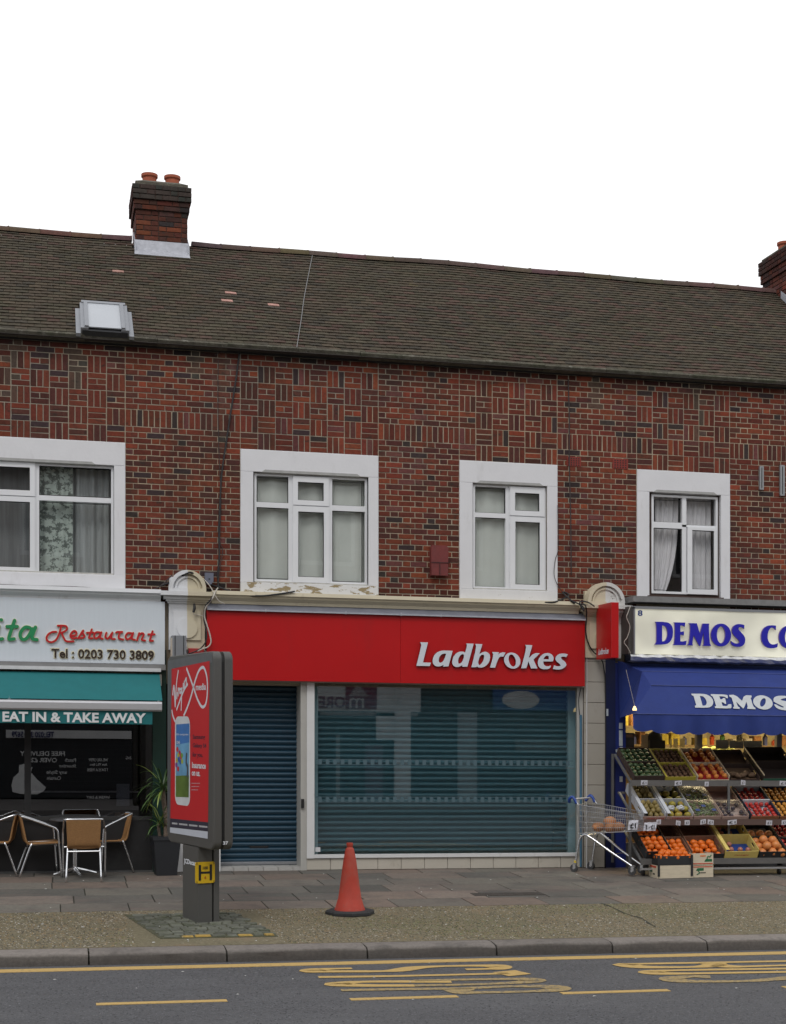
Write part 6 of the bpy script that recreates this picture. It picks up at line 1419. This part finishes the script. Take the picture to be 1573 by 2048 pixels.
for k_, c in enumerate(cs): fill('apple', bx('red and yellow apple in the yellow boxes on the bottom shelf', k_), 'apples on the display', c, wd, L_, .038, M_PF, .045, 4, 3, jit=.3, skip=.45)
text('Cambagna', .14, wd-.14, .065, .09, -.0005, MATS['print_red'], 'print', cs[0], .001, .0, .3)
cs, wd, L_ = pair(1518, 1574, 2, ['dark box of large pink grapefruit, front one', 'dark box of large pink grapefruit, back one'], CBK, .13, inner=CWH)
for c in cs[:1]: fill('grapefruit', 'large orange pink grapefruit in the dark box on the bottom shelf', 'grapefruits on the display', c, wd, L_, .062, M_GF, .08, 3, 3, jit=.1, layers=2)
fill('grapefruit', 'large orange pink grapefruit in the dark box on the bottom shelf', 'grapefruits on the display', cs[1], wd, L_*.6, .06, M_GF, .08, 3, 1, jit=.1)
cs, wd, L_ = pair(1577, 1630, 2, ['black punnet box of tomatoes cut off by the right edge, front one', 'black punnet box of tomatoes cut off by the right edge, back one'], CBK, .12)
for k_, c in enumerate(cs): fill('tomato', bx('red tomato in the boxes on the middle shelf', k_), 'tomatoes on the display', c, wd, L_, .03, M_TO, .08, 5, 4, jit=.2)
for o in list(col.objects):
    if o.get('group') == 'tomatoes on the display': o['label'] = 'red tomato in the boxes at the right of the display'+(', on the bottom shelf' if o.location.z < .62 else ', on the middle shelf')
# crates standing on the pavement
def stack(xp, yp, dz, wd, L_, h, m, lab, rz, **kw):
    X_, Y_ = G(xp, yp); return crate(lab, X_, Y_, g(Y_)+.01+dz, wd, L_, h, m, 0, rz, **kw)
w1 = stack(1316, 1759, 0, .50, .32, .17, WOOD, 'empty pale wooden crate on the pavement under the black crate of oranges', radians(-1), slot=False, name='wooden_crate')
b1 = stack(1316, 1759, .175, .50, .32, .13, CBK, 'black open crate heaped with oranges on top of the pale wooden crate', radians(-1), fh=.12)
fill('orange', OL4, 'oranges on the display', b1, .50, .32, .042, M_OR, .1, 6, 4, jit=.15, layers=2, skip=.05)
for X_ in (.0, .22, .40, .47): MB().box(X_, X_+.03, -.012, 0, -.15, .13).build('corner_post', CBK, b1) if X_ in (.0, .47) else None
for i, (dz, lab) in enumerate(((0, 'small white wooden box with green printing, bottom one of two on the pavement'), (.165, 'small white wooden box with green printing, top one of two, oranges showing'))):
    c = stack(1386, 1757, dz, .30, .30, .158, WOOD, lab, radians(0), name='fruit_box', slot=False)
    GPN = mat('green_print', (.01, .13, .05), .6); RPN = mat('orange_red_print', (.5, .07, .03), .6)
    MB().box(.01, .29, -.0025, -.0005, .0+(.012 if i else .135), .0+(.026 if i else .148)).build('red_band', RPN, c)
    P = [(0, 0), (.11, 0), (.11, .035), (.02, .035)]; ox_, oz_ = (.17, .045) if i else (.05, .09)
    MB().prism([(ox_+a, oz_+b) for a, b in P], -.003, -.0008).build('green_logo', GPN, c)
    MB().tube(smooth_path([(ox_+.03, -.0015, oz_), (ox_+.05, -.0015, oz_-.03), (ox_+.01, -.0015, oz_-.05)]) if not i else smooth_path([(ox_+.04, -.0015, oz_+.035), (ox_+.05, -.0015, oz_+.07), (ox_+.08, -.0015, oz_+.065), (ox_+.10, -.0015, oz_+.09)]), .007, 5).build('green_logo_tail', GPN, c)
    MB().box(.11, .19, -.0022, -.0004, .055 if not i else .115, .067 if not i else .13).build('hand_slot', BLACKP if not i else M_OR, c)
# printed green mark on the wooden crate's left side
MB().box(-.003, .0, .05, .27, .135, .16).build('red_band', RPN, w1); MB().box(-.004, .0, .19, .28, .07, .12).build('green_logo', GPN, w1); MB().box(-.003, 0, .1, .16, .04, .06).build('hand_slot', BLACKP, w1)
# price cards
cards = [(0, 1289, 13), (0, 1357, 14), (0, 1414, 8), (0, 1487, 9), (0, 1567, 14), (1, 1318, 9), (1, 1357, 9), (1, 1375, 10), (1, 1407, 11), (1, 1422, 12), (1, 1465, 18), (1, 1539, 12), (1, 1569, 10)]
CARD = mat('price_card', (.62, .62, .68), .7, .05, 20)
CARDN = ['under the avocados', 'under the kiwis', 'under the peaches', 'under the yams', 'under the empty green fronted box', 'below the pears', 'below the mangoes, left of two', 'below the mangoes, right of two', 'below the grapes, left of two', 'below the grapes, right of two', 'below the plums', 'below the tomatoes', 'below the apricots']
for ci_, (ti, xp, wpx) in enumerate(cards):
    ty, tz = tiers[ti]; a = F(xp-wpx/2, 1600, ty-.015)[0]; b = F(xp+wpx/2, 1600, ty-.015)[0]; dz = rnd(-.015, .01); tl = rnd(-.008, .008)
    t_ = thing('price_card', 'white price card on the '+('top rail ' if ti == 0 else 'middle rail ')+CARDN[ci_], 'price card', ((a+b)/2, ty-.015, tz), 0, False, 'price cards on the display rails')
    MB().add([(a, ty-.014, tz-.035+dz-tl), (b, ty-.016, tz-.035+dz+tl), (b, ty-.022, tz+.03+dz+tl), (a, ty-.022, tz+.03+dz-tl), (a, ty-.0135, tz-.035+dz-tl), (b, ty-.0155, tz-.035+dz+tl), (b, ty-.0215, tz+.03+dz+tl), (a, ty-.0215, tz+.03+dz-tl)], [(0,1,2,3),(7,6,5,4)]).build('card', CARD, t_)
    text('£1', a+.018, b-.018, tz-.02+dz, tz+.015+dz, ty-.0225, BLACKP, 'price', t_, .001, .01)

# ================================================================== SHOPPING TROLLEY
tx, ty_ = G(1150, 1746); TR = thing('shopping_trolley', 'wire shopping trolley with blue handle grips parked by the tiled pier', 'trolley', (tx, ty_, g(ty_)+.008), radians(-50), True)
xr_, xf_ = .04, .86; Wr, Wf = .50, .36
def yy(x, s_): f = (x-xr_)/(xf_-xr_); wd = Wr+(Wf-Wr)*f; return .25+(wd/2 if s_ else -wd/2)
def ztp(x): f = (x-xr_)/(xf_-xr_); return .93-.1*f
def zbt(x): f = (x-xr_)/(xf_-xr_); return .53+.06*f
mb = MB(); wr = .0036
for s_ in (0, 1):
    for i in range(29):
        x = xr_+(xf_-xr_)*i/28; mb.tube([(x+.04*(1-i/28)*0+.0, yy(x, s_), ztp(x)), (x+.03, yy(x+.03, s_)+(-.03 if s_ else .03), zbt(x))], wr, 4, False)
    for k in range(6):
        f = k/5; mb.tube([(xr_+.0, yy(xr_, s_)+(-.03 if s_ else .03)*f, ztp(xr_)*(1-f)+zbt(xr_)*f), (xf_, yy(xf_, s_)+(-.03 if s_ else .03)*f, ztp(xf_)*(1-f)+zbt(xf_)*f)], .005 if k in (0, 5) else wr, 5, False)
for i in range(13):
    f = i/12; y_ = yy(xf_, 0)*(1-f)+yy(xf_, 1)*f; mb.tube([(xf_, y_, ztp(xf_)), (xf_+.02, y_*.9+.025, zbt(xf_))], wr, 4, False)
    y_ = yy(xr_, 0)*(1-f)+yy(xr_, 1)*f; mb.tube([(xr_, y_, ztp(xr_)-.02), (xr_+.03, y_*.9+.025, zbt(xr_))], wr, 4, False); mb.tube([(xr_+.03, y_*.9+.025, zbt(xr_)), (xf_+.02, (yy(xf_, 0)*(1-f)+yy(xf_, 1)*f)*.9+.025, zbt(xf_))], wr, 4, False)
for k in range(6):
    f = k/5; 
    for x in (xr_, xf_): mb.tube([(x, yy(x, 0), ztp(x)*(1-f)+zbt(x)*f), (x, yy(x, 1), ztp(x)*(1-f)+zbt(x)*f)], .005 if k in (0, 5) else wr, 5, False)
for k in range(12): x = xr_+.03+(xf_-xr_)*k/12; mb.tube([(x, yy(x, 0)+.03, zbt(x)), (x, yy(x, 1)-.03, zbt(x))], wr, 4, False)
mb.build('wire_basket', CHROME, TR, smooth='all')
for s_ in (0, 1):
    y0_ = 0.02 if s_ == 0 else .48
    MB().tube(smooth_path([(.0, y0_, .10), (.035, y0_+.01, .34), (.06, y0_+.02, .46), (.12, y0_+(.03 if not s_ else -.03), .515), (.2, y0_+(.04 if not s_ else -.04), .49), (.5, .10 if not s_ else .40, .30), (.80, .12 if not s_ else .38, .13), (.84, .12 if not s_ else .38, .10)], 5), .016, 8).build('side_tube', SILVER, TR, smooth='all')
    MB().tube([(xr_+.02, yy(xr_, s_), .92), (xr_-.03, yy(xr_, s_), 1.0)], .011, 8).build('handle_stay', SILVER, TR)
    ys_ = yy(xr_, s_); MB().tube(smooth_path([(-.10, ys_+(.03 if not s_ else -.03), .955), (-.08, ys_+.0, 1.0), (-.04, ys_, 1.03), (.0, ys_, 1.0), (.03, ys_, .94)], 4), .021, 8).build('blue_grip', mat('blue_plastic', (.015, .06, .3), .4), TR, smooth='all')
MB().tube([(-.04, yy(xr_, 0), 1.0), (-.04, yy(xr_, 1), 1.0)], .012, 8).build('handle', mat('white_handle', (.6, .6, .6), .4), TR, smooth=True)
MB().tube([(.55, .1, .27), (.55, .40, .27)], .008, 6).build('crossbar', SILVER, TR); MB().tube([(.06, .03, .5), (.06, .47, .5)], .01, 6).build('crossbar', SILVER, TR)
WH = mat('rubber_wheel', (.05, .05, .052), .6, .2, 20)
for (x, y_) in ((.0, .02), (.0, .48), (.84, .12), (.84, .38)):
    m_ = MB(); m_.tube([(x-.02, y_-.014, .055), (x-.02, y_+.014, .055)], .055, 18); o = m_.build('wheel', WH, TR, smooth=True); m_ = MB(); m_.tube([(x-.02, y_-.018, .055), (x-.02, y_+.018, .055)], .018, 10)
    h = m_.build('hub', SILVER, None, smooth=True); h.parent = o; h.location = Vector((0, 0, WL[h].z-WL[o].z))
    mb = MB(); mb.box(x-.03, x+.012, y_-.022, y_-.017, .05, .125); mb.box(x-.03, x+.012, y_+.017, y_+.022, .05, .125); mb.box(x-.025, x+.02, y_-.022, y_+.022, .118, .13); mb.build('castor_fork', SILVER, TR)
mb = MB(); mb.lathe([(.02, .13), (.02, .155), (.014, .16)], .0, .02, 10); mb.build('yellow_collar', mat('yellow_plastic', (.6, .45, .02), .5), TR)
MEL = mat('tan_melon', (.50, .22, .09), .6, .15, 10)
for k, (x, y_, z_, r_) in enumerate(((.30, .12, .63, .075), (.45, .2, .62, .08), (.38, .3, .70, .08), (.60, .15, .645, .07), (.5, .33, .63, .075))):
    M_ = Matrix.Translation(TR.location) @ TR.rotation_euler.to_matrix().to_4x4(); b = MB(); b.ball((0, 0, 0), r_, 16, 10, (1.15, 1, .9)); me = b.mesh('squash', MEL, (0, 0, 0), smooth='all')
    o = link('squash', me, M_ @ Vector((x, y_, z_))); LOCAL.add(o); tag(o, 'tan orange squash lying in the shopping trolley', 'squash', 'squashes in the trolley')
ccx, ccy = at(1290, 1700)[:2]
for (r_, s_, lb) in (((1256, 1275, 1641, 1660), '£1', 'crumpled white price sheet fixed to the front of the trolley basket'), ((1287, 1312, 1645, 1662), '3 - £1', 'larger white price sheet reading three for a pound beside the trolley')):
    a = R2W(*r_, -1.3); t_ = thing('price_sheet', lb, 'price card', ((a[0]+a[1])/2, -1.3, a[2]))
    m_ = MB(); n = 5; vs = [(a[0]+(a[1]-a[0])*i/n+(.02*k/n), -1.3+rnd(-.006, .006), a[2]+(a[3]-a[2])*k/n+rnd(-.006, .006)) for i in range(n+1) for k in range(n+1)]
    m_.add(vs, [(i*(n+1)+k, (i+1)*(n+1)+k, (i+1)*(n+1)+k+1, i*(n+1)+k+1) for i in range(n) for k in range(n)]); m_.build('sheet', CARD, t_)
    text(s_, a[0]+.03, a[1]-.02, a[2]+.02, a[2]+.02+(a[3]-a[2])*.55, -1.31, BLACKP, 'price', t_, .001, .03)

# ================================================================== LITTER
mb = MB()
for i in range(150):
    x = rnd(-1.5, 9.5); y_ = rnd(-5.8, -.3) if i % 3 else rnd(-5.7, -4.2); r_ = rnd(.004, .012) if i > 14 else rnd(.012, .022)
    z_ = g(y_)+.012; mb.add([(x, y_, z_), (x+r_*1.6, y_+rnd(-.5, .5)*r_, z_+.002), (x+r_, y_+r_, z_+.006), (x-.3*r_, y_+r_*.8, z_+.003)], [(0, 1, 2, 3)])
for i in range(16):
    x = rnd(-1, 8); y_ = rnd(-8.5, -6.3); r_ = rnd(.006, .016); z_ = ZROAD+.006; mb.add([(x, y_, z_), (x+r_*2, y_, z_+.002), (x+r_, y_+r_, z_+.004), (x, y_+r_, z_+.002)], [(0, 1, 2, 3)])
tag(mb.build('litter_scraps', mat('litter_white', (.5, .5, .48), .8, .2, 40)), 'scattered small pale scraps of litter on the pavement', 'litter', kind='stuff')

# ================================================================== THE OTHER SIDE OF THE STREET (seen in the glass)
OB = thing('opposite_terrace', 'terrace of shops across the street, seen only as reflections in the glass', 'building', (2, -24, 0))
YO = -23.
def V(x, y): return F(x, y, 23.)
def vbox(x0, x1, y0, y1, m, name, d0=0., d1=.1, parent=None):
    a, b = V(x0, y0)[0], V(x1, y0)[0]; xm = (x0+x1)/2; zt_, zb_ = V(xm, y0)[1], V(xm, y1)[1]
    return MB().box(a, b, YO+d0, YO+d1, zb_, zt_).build(name, m, parent or OB)
OWALL = mat('opposite_render', (.32, .27, .24), .9, .2, 2); ODARK = mat('opposite_dark_glass', (.02, .022, .025), .35, .2, 1); OPALE = mat('opposite_white', (.6, .6, .6), .7, .1, 2)
MB().box(-30, 34, -28, YO-.3, 0, 9.2).build('wall', OWALL, OB); MB().box(-30, 34, YO-.28, YO-.02, -.1, 3.25).build('shop_glazing', ODARK, OB)
mb = MB(); mb.prism([(-22.8, 9.15), (-28.2, 9.15), (-25.5, 11.6)], -30, 34, 'x'); mb.build('roof', mat('opposite_roof', (.08, .06, .05), .9), OB)
for i in range(16):
    X_ = -28+i*3.9
    for (z0_, z1_) in ((4.2, 5.7), (6.8, 8.2)): MB().box(X_, X_+1.5, YO-.31, YO-.26, z0_, z1_).build('window', OPALE if False else ODARK, OB); MB().box(X_-.12, X_+1.62, YO-.3, YO-.28, z0_-.12, z1_+.12).build('window_surround', OPALE, OB)
vbox(635, 840, 1371, 1423, OPALE, 'fascia', 0, .12); MAR = mat('maroon_sign', (.16, .01, .05), .5)
vbox(690, 752, 1371, 1418, MAR, 'maroon_square', .12, .14)
a = V(728, 1417); b = V(636, 1395); XR_, XL_ = V(690, 1400)[0], V(636, 1400)[0]
def otext(s_, x_left, x_right, y0, y1, m, d=.14, bold=.02):
    # letters facing the street (+Y); in the glass they run backwards
    A, Bx = V(x_left, y0)[0], V(x_right, y0)[0]; xm = (x_left+x_right)/2; zt_, zb_ = V(xm, y0)[1], V(xm, y1)[1]
    return text(s_, 0, Bx-A, zb_, zt_, 0, m, 'lettering', OB, .02, bold, xf=lambda x, y, z_: (Bx-x, YO+d-y, z_))
otext('ORE', 636, 689, 1393, 1416, MAR); otext('m', 697, 726, 1396, 1417, OPALE, .15, .0)
for k in range(7): vbox(697+k*2, 735-k*2.4, 1391-k*2.8, 1392.4-k*2.8, OPALE, 'logo_bar', .141, .15)
vbox(752, 788, 1371, 1480, OPALE, 'pier', .0, .1); vbox(788, 820, 1371, 1608, OPALE, 'pier', .0, .13); vbox(915, 953, 1425, 1602, mat('opposite_grey', (.3, .31, .32), .7), 'pier', .0, .1)
vbox(985, 1150, 1372, 1421, mat('opposite_blue', (.02, .07, .25), .5), 'blue_fascia', .0, .1)
m_ = MB(); e0 = V(1040, 1400); m_.prism([(e0[0]+.58*cos(t*pi/12), e0[1]+.27*sin(t*pi/12)) for t in range(24)], YO+.1, YO+.12); m_.build('oval_sign', OPALE, OB)
vbox(1030, 1155, 1478, 1505, mat('opposite_dim', (.12, .12, .11), .6), 'shop_counter', .0, .1)
vbox(640, 835, 1425, 1432, mat('opposite_grey', (.3, .31, .32), .7), 'lower_rail', 0, .1); vbox(730, 765, 1490, 1605, mat('opposite_mauve', (.12, .08, .11), .7), 'door', 0, .08); vbox(672, 679, 1470, 1610, MATS['opposite_grey'], 'door_frame', 0, .1)
# laundry window lettering
vbox(12, 263, 1461, 1477, OPALE, 'white_band', 0, .06); NVY = mat('opposite_navy', (.02, .03, .12), .6); VN = mat('opposite_vinyl', (.75, .75, .75), .7)
otext('TEL:020 362 5679', 24, 108, 1463, 1475, NVY, .07)
for (s_, x0_, x1_, y0_, y1_) in (('FREE DELIVERY', 40, 130, 1503, 1512), ('OVER £2', 62, 114, 1516, 1525), ('Patch', 130, 152, 1517, 1524), ('Shorting', 118, 152, 1529, 1537), ('any Style', 93, 134, 1541, 1550), ('Curtain', 94, 122, 1553, 1560),
    ('WE ARE OPEN', 178, 216, 1517, 1523), ('8am TILL 8pm', 180, 214, 1527, 1533), ('7 DAYS A WEEK', 174, 216, 1537, 1543), ('TEL:020 362', 38, 128, 1599, 1607), ('ALTERATIONS & REPAIR', 27, 130, 1610, 1619), ('WASH & DRY', 173, 220, 1592, 1598),
    ('YOUR', 187, 206, 1601, 1606), ('DUVET', 180, 213, 1610, 1617), ('HERE', 186, 206, 1621, 1626), ('ING', 252, 262, 1513, 1519)):
    otext(s_, x0_, x1_, y0_, y1_, VN, .0)
P = [(38,1531),(47,1528),(65,1535),(62,1545),(75,1560),(92,1575),(88,1582),(75,1589),(40,1588),(25,1584),(23,1570),(27,1555),(38,1545)]
m_ = MB(); m_.prism([V(a, b) for a, b in P], YO-.0, YO+.02); m_.build('shirt_graphic', VN, OB)

# ================================================================== the street falls gently to the right
done = set()
def drop(o, root=False):
    wx = WL[o].x
    if o.data is not None and getattr(o.data, 'vertices', None) is not None and o.data.name not in done:
        done.add(o.data.name)
        for v in o.data.vertices: v.co.z -= K*v.co.x
    if root: o.location.z -= K*(o.location.x-X0)
    else: o.location.z -= K*o.location.x
    for c in o.children: drop(c)
for o in list(col.objects):
    if o.parent is not None or o.type in ('CAMERA', 'LIGHT'): continue
    if o in LOCAL: o.location.z -= K*(o.location.x-X0)
    else: drop(o, True)
